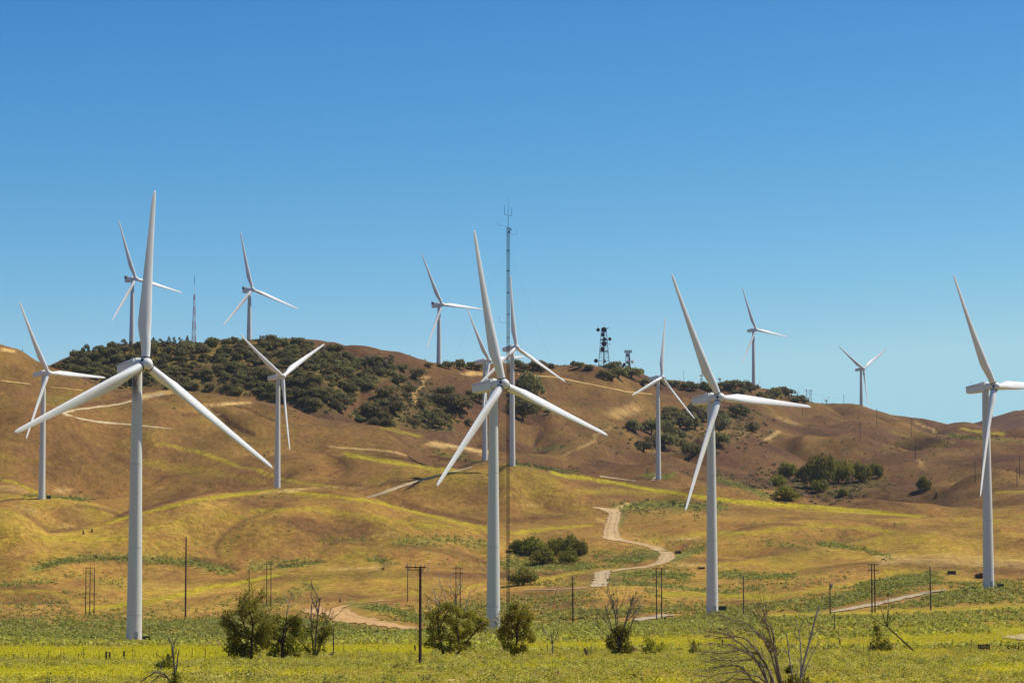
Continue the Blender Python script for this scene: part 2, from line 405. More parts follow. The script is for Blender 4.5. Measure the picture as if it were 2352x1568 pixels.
W('S', ([(0,1465),(588,1462)],12,.9), ([(0,1442),(588,1440)],16,.6), ([(588,1457),(1000,1458)],9,.9), ([(1150,1450),(1480,1446)],14,.9), ([(1480,1432),(1764,1430)],14,.8),
 ([(1764,1428),(2352,1420)],9,.7), ([(0,1530),(2352,1525)],20,.75), ([(0,1562),(2352,1558)],12,.6), ([(1420,1166),(1500,1160),(1650,1162)],11,1), ([(1428,1180),(1424,1210)],3,.9),
 ([(1400,1290),(1480,1277),(1510,1268)],12,.9), ([(1300,1275),(1480,1265)],12,.4), ([(1540,1290),(1600,1260)],9,1), ([(1400,1315),(1570,1322)],10,1), ([(1400,1332),(1690,1357)],5,1),
 ([(1176,1290),(1320,1300),(1360,1312)],18,.6), ([(1660,1318),(1810,1322)],6,.9), ([(1880,1248),(1980,1258),(2040,1280)],5,.9), ([(1764,1250),(1900,1262)],10,.35),
 ([(1870,1398),(2000,1352),(2130,1325)],14,.9), ([(2100,1372),(2300,1350)],14,.5), ([(930,1243),(1030,1238),(1110,1252)],12,.6), ([(740,1243),(840,1238)],8,.5),
 ([(810,1386),(870,1394),(960,1420)],9,.9), ([(588,1400),(700,1345)],14,.35), ([(1040,1400),(1330,1370)],20,.45), ([(1176,1068),(1320,1082)],4,1), ([(1490,1095),(1545,1095)],7,1),
 ([(1240,1032),(1300,1021)],5,.7), ([(1010,1040),(1100,1062)],7,.6), ([(1640,1098),(1720,1120),(1760,1140)],8,.9), ([(82,1302),(124,1290),(200,1280),(290,1280),(430,1290),(520,1310)],8,.9),
 ([(588,1300),(700,1290)],10,.7), ([(650,1305),(740,1292)],4,1), ([(860,1285),(900,1290)],8,.6), ([(110,920),(150,925)],14,.4), ([(1780,1110),(1900,1130),(2000,1110)],18,.45),
 ([(2180,1000),(2352,1015)],4,.8), ([(1930,1030),(2160,1020)],14,.3), ([(60,1142),(200,1143)],4,.8), ([(1250,1340),(1500,1340)],10,.35), ([(0,1340),(110,1330)],8,.5), ([(180,1320),(280,1340)],10,.35),
 ([(1480,1345),(1560,1400)],8,.35), ([(1660,1345),(1764,1352)],5,.5), ([(560,1420),(760,1440)],10,.6), ([(1000,1430),(1100,1430)],8,.5))
W('B', ([(1420,950),(1462,938)],13,.6), ([(1290,1050),(1400,985)],5,.4), ([(990,1018),(1050,1030),(1115,1040)],6,.9), ([(760,1022),(850,1032),(940,1042)],3,.7), ([(460,927),(570,923)],4,.9),
 ([(470,930),(490,950)],4,.7), ([(322,915),(370,905),(395,900)],5,1), ([(0,803),(20,806)],5,.9), ([(863,822),(880,828)],5,.8), ([(978,866),(950,894),(940,930)],4,.6), ([(1068,858),(1108,862)],5,1),
 ([(1764,1009),(1779,992)],5,.7), ([(2114,971),(2150,996)],3,.7), ([(2118,1056),(2124,1072)],5,.5), ([(863,1228),(900,1225)],5,.4), ([(760,1310),(860,1306)],4,.6), ([(766,1478),(973,1479)],3,1),
 ([(1190,1475),(1400,1472)],2,.7), ([(2030,1285),(2200,1287),(2352,1295)],12,.55), ([(1530,1235),(1610,1237)],4,.6), ([(600,1135),(760,1120),(850,1126)],4,.6), ([(1190,1160),(1400,1150)],8,.25),
 ([(1600,985),(1700,1000)],12,.3), ([(1790,960),(1830,975)],6,.4), ([(0,1120),(60,1128)],4,.5), ([(140,1125),(160,1128)],6,.6), ([(1640,1385),(1764,1385)],6,.55), ([(2080,1382),(2160,1382)],5,.5),
 ([(1000,1562),(1140,1560)],5,.6), ([(2000,1560),(2080,1558)],4,.5), ([(40,1160),(140,1210)],9,.35), ([(1500,1215),(1560,1212)],4,.3), ([(1430,1160),(1400,1172)],4,.7), ([(1380,1192),(1400,1205)],6,.5), ([(1560,1300),(1640,1300)],5,.5),
 ([(1400,1185),(1390,1230)],3,.4))
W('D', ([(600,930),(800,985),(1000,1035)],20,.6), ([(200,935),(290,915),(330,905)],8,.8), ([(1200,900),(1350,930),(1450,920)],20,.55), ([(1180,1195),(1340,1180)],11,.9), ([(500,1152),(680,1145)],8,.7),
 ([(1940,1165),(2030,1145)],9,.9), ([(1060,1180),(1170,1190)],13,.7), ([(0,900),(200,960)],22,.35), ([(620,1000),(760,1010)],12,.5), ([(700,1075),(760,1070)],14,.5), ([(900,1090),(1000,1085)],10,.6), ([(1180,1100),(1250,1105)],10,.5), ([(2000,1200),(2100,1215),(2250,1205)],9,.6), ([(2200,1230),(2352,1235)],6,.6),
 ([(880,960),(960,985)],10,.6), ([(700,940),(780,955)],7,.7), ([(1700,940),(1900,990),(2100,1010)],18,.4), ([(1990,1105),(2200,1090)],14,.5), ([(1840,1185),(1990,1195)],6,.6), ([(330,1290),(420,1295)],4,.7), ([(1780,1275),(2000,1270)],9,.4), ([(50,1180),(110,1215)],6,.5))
W('D', ([(110,1296),(160,1286),(290,1281),(340,1290)],6,1), ([(430,1288),(500,1296),(540,1306)],5,1), ([(640,1303),(700,1294),(745,1291)],4,1.2), ([(875,1275),(885,1300)],8,.8), ([(1190,1278),(1300,1296),(1340,1300)],6,.9), ([(1320,1275),(1480,1278)],4,.8), ([(475,930),(492,945),(512,970),(575,998)],3.2,1.6), ([(740,1040),(783,1061),(785,1069),(753,1091)],3.2,1.3), ([(985,1046),(1045,1053)],2.2,1.6), ([(1008,1097),(1050,1083),(1087,1072)],2.5,1.4), ([(937,1162),(955,1168),(965,1176)],2.5,1.6), ([(110,1044),(150,1066),(180,1084),(200,1104)],4,.9), ([(1236,985),(1240,1000),(1232,1020)],3,1.2), ([(440,1281),(500,1290)],2.5,1.2), ([(1540,1268),(1600,1240)],3,.8))  # two of these thin streaks paint turbine tower shadows into the ground colour
fill('S', [(118,852),(140,842),(185,815),(250,802),(350,796),(450,790),(560,785),(650,785),(720,793),(790,808),(815,832),(900,838),(938,848),(905,868),(850,885),(815,915),(790,952),(745,950),(700,940),(660,924),(590,912),(500,902),(400,894),(330,890),(262,890),(220,874),(165,858)], .4)
fill('S', [(800,960),(830,930),(900,880),(950,855),(990,880),(1010,925),(1070,960),(1030,990),(950,985),(900,982)], .4)
fill('S', [(1520,940),(1700,930),(1770,950),(1700,1020),(1600,1050),(1490,1020)], .3)
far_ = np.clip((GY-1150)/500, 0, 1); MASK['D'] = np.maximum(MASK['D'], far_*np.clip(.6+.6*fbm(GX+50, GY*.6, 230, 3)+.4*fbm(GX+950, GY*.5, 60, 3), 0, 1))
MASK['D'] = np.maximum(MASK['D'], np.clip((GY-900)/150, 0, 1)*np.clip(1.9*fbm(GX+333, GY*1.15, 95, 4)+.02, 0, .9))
MASK['Y'] = np.maximum(MASK['Y'], np.clip((GY-1000)/200, 0, 1)*np.clip((1900-GY)/300, 0, 1)*np.clip(.1+.8*fbm(GX+350, GY*.5+70, 110, 3), 0, .4))
MASK['Y'] = np.maximum(MASK['Y'], np.clip((560-GY)/60, 0, 1)*np.clip(.02+1.2*fbm(GX+50, GY*.45+70, 22, 3), 0, .7))
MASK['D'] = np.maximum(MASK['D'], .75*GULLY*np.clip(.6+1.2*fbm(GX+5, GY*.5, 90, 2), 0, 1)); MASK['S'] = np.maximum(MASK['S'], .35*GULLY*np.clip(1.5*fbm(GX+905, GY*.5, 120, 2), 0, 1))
MASK['Y'] = np.maximum(MASK['Y'], .3*np.clip((BIL-.25)*4, 0, 1)*np.clip(wgt/8, 0, 1)*np.clip((2000-GY)/300, 0, 1)*np.clip(.5+1.2*fbm(GX+15, GY*.5, 140, 2), 0, 1))
_pw = PX, PY; PX, PY = PX0, PY0+1.6*fbm(GX, GY*.5, 20, 2)
for pl, w_, s_ in [([(250,1200),(330,1177),(450,1149),(560,1134),(640,1127)],2.6,1.1), ([(640,1127),(740,1135),(860,1152),(950,1174),(1050,1200),(1118,1216)],2.6,.95), ([(1376,1101),(1501,1126),(1588,1137),(1700,1150),(1800,1158),(1950,1168),(2110,1186)],2.8,1.1), ([(800,1045),(863,1056),(963,1072),(1043,1083)],2.6,.9), ([(900,982),(960,1002)],2,.7), ([(0,1170),(60,1194)],2.2,.7)]: stroke('Y', pl, w_, s_)
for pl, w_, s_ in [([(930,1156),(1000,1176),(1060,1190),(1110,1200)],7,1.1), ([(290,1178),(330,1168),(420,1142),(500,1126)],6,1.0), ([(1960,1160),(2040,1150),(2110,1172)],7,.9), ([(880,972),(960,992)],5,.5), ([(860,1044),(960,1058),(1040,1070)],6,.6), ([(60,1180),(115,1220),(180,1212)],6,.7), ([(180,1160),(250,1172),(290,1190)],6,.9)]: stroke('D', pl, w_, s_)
PX, PY = _pw
near = np.clip((1180-GY)/520, 0, 1)*np.clip(.75+.8*fbm(GX+60, GY*.6, 60, 3), .25, 1.2)
MASK['S'] = np.maximum(MASK['S'], np.clip(.5*near, 0, .6))

idx = np.arange(NR*NC).reshape(NR, NC)
Q = np.stack([idx[:-1, :-1], idx[:-1, 1:], idx[1:, 1:], idx[1:, :-1]], -1).reshape(-1, 4)
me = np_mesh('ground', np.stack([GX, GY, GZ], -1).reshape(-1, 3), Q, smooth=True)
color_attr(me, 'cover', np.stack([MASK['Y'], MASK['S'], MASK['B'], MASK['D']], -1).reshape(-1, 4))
ground = link('ground', me); tag(ground, kind='structure')

def ground_material():
    m, nt, b = new_mat('dry_grassland')
    at = N(nt, 'ShaderNodeAttribute', attribute_name='cover')
    sep = N(nt, 'ShaderNodeSeparateColor'); nt.links.new(at.outputs['Color'], sep.inputs[0])
    geo = N(nt, 'ShaderNodeNewGeometry'); P = geo.outputs['Position']
    n1 = noise(nt, P, .012, 5, .6); n2 = noise(nt, P, .06, 5, .65, (1, .45, 1)); n3 = noise(nt, P, .55, 4, .7); n4 = noise(nt, P, 1.6, 3, .7)
    base = ramp(nt, n1, [(.3, COLS['brown']), (.5, COLS['mid']), (.7, COLS['tan'])])
    base = mix(nt, ramp(nt, n2, [(.42, 0.), (.62, .75)]), base, COLS['olive'])
    base = mix(nt, ramp(nt, n2, [(.3, .7), (.45, 0.)]), base, COLS['purple'])
    def edge(v, lo=.25, hi=.75, sc=.55):
        f = math_(nt, 'ADD', v, math_(nt, 'MULTIPLY', math_(nt, 'SUBTRACT', n2, .5), sc))
        f = math_(nt, 'ADD', f, math_(nt, 'MULTIPLY', math_(nt, 'SUBTRACT', n3, .5), .6))
        mr = N(nt, 'ShaderNodeMapRange'); nt.links.new(f, mr.inputs[0]); mr.inputs[1].default_value = lo; mr.inputs[2].default_value = hi
        return mr.outputs[0]
    py_ = N(nt, 'ShaderNodeSeparateXYZ'); nt.links.new(P, py_.inputs[0]); low = N(nt, 'ShaderNodeMapRange'); nt.links.new(py_.outputs[1], low.inputs[0])
    low.inputs[1].default_value = 1980; low.inputs[2].default_value = 1620
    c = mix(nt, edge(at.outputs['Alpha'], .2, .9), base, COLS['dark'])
    # sunburnt gold lower down, brown on the high slopes
    c = mix(nt, low.outputs[0], mix(nt, 1.0, c, (.76, .73, .80), 'MULTIPLY'), mix(nt, 1.0, c, (1.27, 1.25, .95), 'MULTIPLY'))
    c = mix(nt, edge(sep.outputs[0], .15, .95), c, ramp(nt, n3, [(.35, COLS['yel_a']), (.65, COLS['yel_b'])]))
    px = N(nt, 'ShaderNodeSeparateXYZ'); nt.links.new(P, px.inputs[0]); nr = N(nt, 'ShaderNodeMapRange'); nt.links.new(px.outputs[1], nr.inputs[0])
    nr.inputs[1].default_value = 560; nr.inputs[2].default_value = 780
    sg = mix(nt, nr.outputs[0], ramp(nt, n3, [(.35, COLS['lime_a']), (.65, COLS['lime_b'])]), ramp(nt, n3, [(.35, COLS['sage_a']), (.65, COLS['sage_b'])]))
    sg = mix(nt, math_(nt, 'MULTIPLY', edge(at.outputs['Alpha'], .45, .95), nr.outputs[0]), sg, COLS['deep'])
    c = mix(nt, edge(sep.outputs[1], .2, .95), c, sg)
    c = mix(nt, edge(sep.outputs[2], .2, .9), c, ramp(nt, n2, [(.35, COLS['bare_a']), (.65, COLS['bare_b'])]))
    # grass tussocks and fine speckle
    n5 = noise(nt, P, .32, 6, .8, (1, .6, 1)); n6 = noise(nt, P, .035, 6, .72, (1, .3, 1))
    c = mix(nt, ramp(nt, n6, [(.48, 0.), (.66, .4)]), c, mix(nt, 1.0, c, (1.35, 1.28, 1.05), 'MULTIPLY'))
    c = mix(nt, 1.0, c, ramp(nt, n6, [(.34, .74), (.5, 1.0)]), 'MULTIPLY')
    c = mix(nt, 1.0, c, ramp(nt, n5, [(.36, .66), (.64, 1.30)]), 'MULTIPLY')
    c = mix(nt, 1.0, c, ramp(nt, n3, [(.28, .62), (.72, 1.28)]), 'MULTIPLY')
    c = mix(nt, 1.0, c, ramp(nt, n4, [(.3, .72), (.7, 1.24)]), 'MULTIPLY')
    nt.links.new(c, b.inputs['Base Color'])
    b.inputs['Roughness'].default_value = .95; b.inputs['Specular IOR Level'].default_value = .05
    bp = N(nt, 'ShaderNodeBump'); bp.inputs['Strength'].default_value = .8; bp.inputs['Distance'].default_value = .6
    nt.links.new(n3, bp.inputs['Height']); nt.links.new(bp.outputs[0], b.inputs['Normal'])
    return m
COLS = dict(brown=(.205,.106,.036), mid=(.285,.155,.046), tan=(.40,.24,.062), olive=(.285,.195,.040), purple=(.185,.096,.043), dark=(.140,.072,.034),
 yel_a=(.32,.255,.017), yel_b=(.45,.36,.02), sage_a=(.155,.150,.027), sage_b=(.25,.23,.048), bare_a=(.48,.295,.09), bare_b=(.62,.41,.15), lime_a=(.30,.28,.03), lime_b=(.43,.39,.045), deep=(.085,.088,.017))
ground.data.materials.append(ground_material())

# the plain round about, far below the eye line, so the land has no open edge
pl = MB(); pl.lathe([(.5, -3.2), (11200, -3.0)], 48)
pl.v = [(x, y, -3.0) for x, y, z in pl.v]
tag(pl.build('plain', simple('plain_grass', (.22,.17,.06), .95, .2, .01)), kind='structure')

# ------------------------------------------------------------------ dirt roads draped over the land
ROADV = []
def road(pairs, mat, label_name='dirt_road', lift=.2, n=120, across=21):
    """pairs: left and right edge points on the photo, near to far"""
    A = np.array([q[:2] for q in pairs], float); B = np.array([q[2:] for q in pairs], float)
    L = np.concatenate([[0], np.cumsum(np.hypot(*np.diff((A+B)/2, axis=0).T))]); t = np.linspace(0, L[-1], n)
    def sm(a):
        v = np.interp(t, L, a); k = np.ones(9)/9; return np.convolve(np.pad(v, 4, mode='edge'), k, 'valid')
    n = int(max(n, L[-1]/1.6)); t = np.linspace(0, L[-1], n)
    A2 = np.stack([sm(A[:, 0]), sm(A[:, 1])], -1); B2 = np.stack([sm(B[:, 0]), sm(B[:, 1])], -1)
    V = []; U = []; rj = np.random.default_rng(int(A[0, 0]))
    def jit(): return np.convolve(rj.normal(size=n+6), np.ones(7)/7, 'valid')*.22
    ja, jb = jit(), jit()
    for q, (a, b) in enumerate(zip(A2, B2)):
        for u in np.linspace(0, 1, across):
            w_ = a*(1-u)+b*u+(b-a)*(ja[q]*(1-u)+jb[q]*u)
            p = hit(*w_); V.append((p[0], p[1], p[2]+lift)); U.append((u, q/n, 0, 1))
    i = np.arange(n*across).reshape(n, across)
    Q = np.stack([i[:-1, :-1], i[:-1, 1:], i[1:, 1:], i[1:, :-1]], -1).reshape(-1, 4)
    V = np.array(V); ROADV.append(V)
    # drop faces that would jump over a hidden dip
    e = np.linalg.norm(V[Q] - V[np.roll(Q, 1, axis=1)], axis=2).max(axis=1)
    Q = Q[e < 60]
    me = np_mesh('dirt_road', V, Q, True, [mat])
    color_attr(me, 'lane', U); me.update()
    if len(me.polygons) and np.mean([p.normal.z for p in list(me.polygons)[:40]]) < 0: me.flip_normals()
    o = link(label_name, me); tag(o, kind='structure'); return o

def road_mat(name, a, b_):
    m, nt, b = new_mat(name)
    geo = N(nt, 'ShaderNodeNewGeometry'); P = geo.outputs['Position']
    at = N(nt, 'ShaderNodeAttribute', attribute_name='lane'); sp = N(nt, 'ShaderNodeSeparateColor'); nt.links.new(at.outputs['Color'], sp.inputs[0]); u = sp.outputs[0]
    f = noise(nt, P, .12, 5, .65); g = noise(nt, P, 1.2, 4, .65)
    c = ramp(nt, f, [(.32, a), (.66, b_)])
    uw = math_(nt, 'ADD', u, math_(nt, 'MULTIPLY', math_(nt, 'SUBTRACT', f, .5), .25))
    rut = ramp(nt, uw, [(.18, 1.), (.27, .72), (.36, 1.), (.62, 1.), (.71, .74), (.8, 1.)])
    c = mix(nt, 1.0, c, rut, 'MULTIPLY')
    e = math_(nt, 'MULTIPLY', math_(nt, 'ABSOLUTE', math_(nt, 'SUBTRACT', u, .5)), 2.0)
    e = math_(nt, 'ADD', e, math_(nt, 'MULTIPLY', math_(nt, 'SUBTRACT', g, .5), .7))
    c = mix(nt, ramp(nt, e, [(.72, 0.), (1.0, .85)]), c, (.27,.165,.055))
    c = mix(nt, 1.0, c, ramp(nt, g, [(.3, .8), (.7, 1.12)]), 'MULTIPLY')
    nt.links.new(c, b.inputs['Base Color']); b.inputs['Roughness'].default_value = .95; b.inputs['Specular IOR Level'].default_value = .05
    return m
ROADM = road_mat('tan_dirt', (.46,.29,.12), (.60,.43,.22))
PALE = road_mat('pale_gravel', (.43,.31,.16), (.58,.45,.25))
SAND = road_mat('orange_sand', (.50,.285,.10), (.64,.40,.165))
GREY = road_mat('grey_gravel', (.42,.33,.19), (.56,.45,.27))
YROAD = road_mat('yellow_track', (.44,.28,.09), (.55,.36,.13))
# hairpin on the valley floor
road([(965,1442,965,1448),(905,1431,900,1443),(863,1422,860,1437),(825,1412,800,1431),(803,1404,765,1427),(795,1396,742,1414),(803,1390,742,1404),(820,1386,775,1393),(860,1382,835,1384),(892,1379,880,1377)], SAND, n=160)
road([(690,1400,700,1408),(720,1395,735,1412),(745,1393,745,1404)], SAND)
# winding road up the middle
road([(1356,1349,1399,1347),(1362,1330,1398,1330),(1366,1315,1403,1312),(1380,1311,1406,1309)], PALE)
road([(1404,1310,1404,1314),(1440,1304,1440,1308),(1480,1301,1490,1304),(1507,1291,1525,1296),(1512,1280,1550,1282),(1508,1268,1552,1272),(1490,1258,1520,1258),(1462,1250,1470,1246),(1432,1244,1452,1243),(1398,1240,1436,1240),(1383,1232,1420,1228),(1388,1208,1422,1208),(1395,1190,1424,1190),(1396,1180,1428,1178),(1392,1174,1425,1172),(1375,1169,1398,1167),(1358,1165,1362,1164)], ROADM, n=220)
road([(1352,1349,1358,1350),(1290,1352,1290,1354),(1200,1355,1200,1356)], PALE, n=60)
road([(1176,1000,1176,1000)]*2, PALE, n=4) if False else None
# far road in the saddle
road([(838,1143,846,1144),(860,1136,872,1138),(900,1121,912,1124),(945,1106,954,1109),(1000,1093,1004,1095),(1085,1071,1088,1073)], PALE)
road([(1376,1092,1376,1095),(1410,1097,1415,1100),(1440,1101,1450,1105),(1462,1103,1463,1106)], PALE, n=50)
road([(1494,1103,1500,1104),(1505,1094,1518,1096),(1505,1090,1518,1091)][::1], PALE, n=24)
# pale road to the far right turbine and the short bit by the box
road([(1905,1405,1908,1407),(1960,1394,1968,1399),(2030,1379,2036,1386),(2080,1368,2088,1374),(2115,1361,2120,1366),(2175,1353,2176,1355)], GREY)
road([(1450,1424,1458,1429),(1480,1417,1490,1424),(1515,1412,1525,1417),(1550,1412,1551,1414)], GREY, n=50)
road([(2300,1464,2301,1466),(2330,1459,2330,1468),(2352,1456,2352,1470),(2400,1455,2400,1471)], PALE, n=40)
# roads on the left hill
road([(375,901,380,907),(330,912,332,915),(272,927,274,931),(175,939,177,943),(140,946,150,950),(137,950,165,952),(146,955,172,956),(175,958,178,963),(225,967,226,972),(295,973,296,977),(395,984,396,986)], PALE, n=160)
road([(0,873,0,876),(72,881,72,883)], YROAD, n=40)
road([(116,888,116,890),(192,896,192,898)], YROAD, n=40)
road([(1186,858,1186,861),(1276,865,1276,868),(1376,885,1376,888),(1440,898,1440,901),(1500,905,1500,907)], YROAD, n=80)
# ------------------------------------------------------------------ wind turbines
def paint(name, base, stain=0.0):
    m, nt, b = new_mat(name)
    tc = N(nt, 'ShaderNodeTexCoord'); O = tc.outputs['Object']
    f = noise(nt, O, .6, 5, .65, (1, 1, .18)); g = noise(nt, O, 3.0, 4, .7)
    c = ramp(nt, f, [(.3, tuple(v*.88 for v in base)), (.65, base)])
    c = mix(nt, ramp(nt, g, [(.64, 0.), (.8, .35)]), c, (.33,.30,.24))
    st = noise(nt, O, 2.2, 4, .7, (1, 1, .03)); c = mix(nt, ramp(nt, st, [(.55, 0.), (.75, .4)]), c, (.40,.36,.29))
    sk = noise(nt, O, 1.1, 1, .4); c = mix(nt, ramp(nt, sk, [(.80, 0.), (.82, .8)]), c, (.12,.1,.09))
    if stain:
        sp = N(nt, 'ShaderNodeSeparateXYZ'); nt.links.new(O, sp.inputs[0])
        zz = N(nt, 'ShaderNodeMapRange'); nt.links.new(sp.outputs[2], zz.inputs[0])
        zz.inputs[1].default_value = .87; zz.inputs[2].default_value = .95
        k = math_(nt, 'MULTIPLY', zz.outputs[0], ramp(nt, noise(nt, O, 1.4, 5, .75, (1, 1, 9)), [(.36, 0.), (.54, 1.)]))
        lf = N(nt, 'ShaderNodeMapRange'); nt.links.new(sp.outputs[0], lf.inputs[0])
        lf.inputs[1].default_value = .3; lf.inputs[2].default_value = -.75
        k = math_(nt, 'MULTIPLY', k, lf.outputs[0])
        c = mix(nt, k, c, (.09,.06,.03))
    nt.links.new(c, b.inputs['Base Color'])
    b.inputs['Roughness'].default_value = .42; b.inputs['Specular IOR Level'].default_value = .35
    return m
WHITE = paint('white_turbine_paint', (.80,.79,.73)); TOWERP = paint('tower_paint', (.69,.67,.59)); STAINED = paint('oil_stained_tower_paint', (.69,.67,.59), 1)
BLADEP = paint('blade_paint', (.82,.81,.76)); DARKM = simple('dark_opening', (.015,.013,.015), .6); RUBBER = simple('dark_seal', (.05,.045,.04), .7)
GREENBOX = simple('dark_green_enamel', (.02,.055,.035), .5); STEEL = simple('galvanised_steel', (.22,.23,.25), .5, metal=.3)

def airfoil(t, k, n=28):
    """k 0 round .. 1 wing section; chord 1, leading edge at +x"""
    pts = []
    for i in range(n):
        a = 2*math.pi*i/n
        xc = math.cos(a)                      # 1 leading .. -1 trailing
        u = (1-xc)/2                          # 0 leading .. 1 trailing
        th = 5*(.2969*math.sqrt(u)-.126*u-.3516*u*u+.2843*u**3-.1036*u**4)
        ya = math.copysign(1, math.sin(a))*th*t + .035*math.sin(math.pi*u)*k if abs(math.sin(a)) > 1e-6 else .0
        xa = .32-u
        xr, yr = .5*xc, .5*math.sin(a)
        pts.append((xr*(1-k)+xa*k, yr*(1-k)*1.0+ya*k))
    return pts

def make_blade():
    mb = MB(); secs = [0, .02, .05, .09, .13, .17, .205, .24, .29, .36, .45, .55, .65, .75, .84, .91, .955, .98, .993, 1.0]
    n = 28; rings = []
    for q in secs:
        r = 1.2+q*(40-1.2)
        k = min(1, max(0, (q-.03)/.16)); k = k*k*(3-2*k)
        ch = np.interp(q, [0, .04, .12, .205, .3, .45, .65, .85, .955, .985, 1], [1.95, 1.95, 2.5, 3.1, 2.85, 2.35, 1.75, 1.25, 1.0, .75, .25])
        th = np.interp(q, [0, .05, .12, .2, .35, .6, 1], [1, .95, .62, .42, .30, .22, .16])
        tw = -R(np.interp(q, [0, .2, .4, .7, 1], [24, 21, 14, 8, 5]))
        fwd = -1.9*q**1.6
        rings.append([(x*ch*math.cos(tw)+y*ch*math.sin(tw), -(-x*ch*math.sin(tw)+y*ch*math.cos(tw))+fwd, r) for x, y in airfoil(th, k, n)])
    vs = [v for g in rings for v in g]
    fs = [(i*n+k, i*n+(k+1) % n, (i+1)*n+(k+1) % n, (i+1)*n+k) for i in range(len(secs)-1) for k in range(n)]
    fs.append(tuple((len(secs)-1)*n+k for k in range(n)))
    mb.add(vs, fs)
    me = mb.mesh('blade', [BLADEP], True)
    import bmesh
    bm = bmesh.new(); bm.from_mesh(me); bmesh.ops.recalc_face_normals(bm, faces=bm.faces); bm.to_mesh(me); bm.free()
    return me
BLADE = make_blade()
def make_root_ring():
    mb = MB(); mb.lathe([(.9, 1.4), (1.06, 1.4), (1.06, 1.62), (.9, 1.62)], 28); return mb.mesh('root_ring', [RUBBER], True, R(40))
ROOT_RING = make_root_ring()
def make_spinner():
    mb = MB()   # along -y (nose); flattened dome
    mb.lathe([(1.15, 1.35), (1.42, 1.2), (1.5, .6), (1.5, -.1), (1.42, -.65), (1.22, -1.15), (.9, -1.55), (.5, -1.8), (.12, -1.9)], 32, axis='y')
    return mb.mesh('hub', [WHITE], True, R(50))
SPINNER = make_spinner()
def make_hatch():
    mb = MB()
    mb.box((0, 0, 0), (.72, .66, .12))
    return mb.mesh('hub_hatch', [DARKM])
HATCH = make_hatch()
def loft(rings):
    n = len(rings[0]); fs = [(i*n+k, i*n+(k+1) % n, (i+1)*n+(k+1) % n, (i+1)*n+k) for i in range(len(rings)-1) for k in range(n)]
    fs += [tuple(range(n))[::-1], tuple((len(rings)-1)*n+k for k in range(n))]
    return [v for g in rings for v in g], fs
def rrect(w, z0, z1, y, c=.18, m=4):
    out = []
    for sx, sz, a0 in ((1, 1, 0), (-1, 1, 90), (-1, -1, 180), (1, -1, 270)):
        for i in range(m+1):
            a = R(a0+90*i/m)
            out.append((sx*(w/2-c)+c*math.cos(a), y, (z1-c if sz > 0 else z0+c)+c*math.sin(a)))
    return out
def fixn(me):
    import bmesh
    bm = bmesh.new(); bm.from_mesh(me); bmesh.ops.recalc_face_normals(bm, faces=bm.faces); bm.to_mesh(me); bm.free(); return me
def make_nacelle():
    mb = MB()
    vs, fs = loft([rrect(2.3, -.95, .75, 6.5), rrect(2.55, -1.25, 1.0, 6.35), rrect(2.75, -1.4, 1.28, 3.0), rrect(2.8, -1.42, 1.42, -.2), rrect(2.75, -1.38, 1.42, -.35)])
    mb.add(vs, fs)
    vs, fs = loft([rrect(2.3, -1.05, 1.12, -.33, .5), rrect(2.3, -1.05, 1.1, -1.35, .6), rrect(2.0, -.9, .95, -1.9, .6)])
    mb.add(vs, fs)
    return fixn(mb.mesh('nacelle', [WHITE], True, R(35)))
NACELLE = make_nacelle()
def make_roof_hatch():
    mb = MB(); vs, fs = loft([rrect(1.5, 1.2, 1.5, 1.9, .1), rrect(1.6, 1.25, 1.72, .9, .12), rrect(1.5, 1.25, 1.66, -.5, .12)]); mb.add(vs, fs)
    return fixn(mb.mesh('roof_hatch', [WHITE], True, R(35)))
ROOF_HATCH = make_roof_hatch()
def make_vane():
    mb = MB(); mb.tube([(0, 5.0, 1.0), (0, 5.0, 2.2)], [.03, .03], 6); mb.tube([(-.25, 5.0, 2.2), (.25, 5.0, 2.2)], [.03, .03], 6); mb.box((.25, 5.0, 2.3), (.1, .22, .14))
    return mb.mesh('wind_vane', [STEEL])
VANE = make_vane()
def make_seam():
    mb = MB(); mb.box((-1.385, 3.0, .75), (.03, 6.2, .06)); return mb.mesh('side_seam', [RUBBER])
SEAM = make_seam()
def make_cooler():
    mb = MB()
    vs, fs = loft([rrect(3.0, 1.1, 3.3, 6.2, .1), rrect(2.6, 1.1, 3.0, 5.3, .1), rrect(2.2, 1.1, 1.6, 3.6, .1)]); mb.add(vs, fs)
    return fixn(mb.mesh('cooler_top', [simple('grey_cooler', (.14,.14,.16), .6)], True, R(30)))
COOLER = make_cooler()
def make_tower(mat, name):
    mb = MB(); n = 40; prof = []
    for z in np.linspace(0, 1, 13): prof.append((1.78-(1.78-1.08)*z**1.05, z))
    mb.lathe(prof, n); return mb.mesh(name, [mat], True, R(60))
TOWER = make_tower(TOWERP, 'tower'); TOWER_ST = make_tower(STAINED, 'tower')
def make_flange():
    mb = MB(); mb.lathe([(1.0, -.04), (1.018, -.04), (1.018, .04), (1.0, .04)], 40); return mb.mesh('tower_flange', [simple('flange_grey', (.42,.42,.39), .5)], True, R(40))
FLANGE = make_flange()
def make_door():
    mb = MB(); mb.box((0, 0, 1.15), (.9, .12, 2.1)); mb.box((.34, -.08, 1.1), (.06, .06, .2)); return mb.mesh('tower_door', [simple('door_grey', (.34,.36,.37), .5)])
DOOR = make_door()

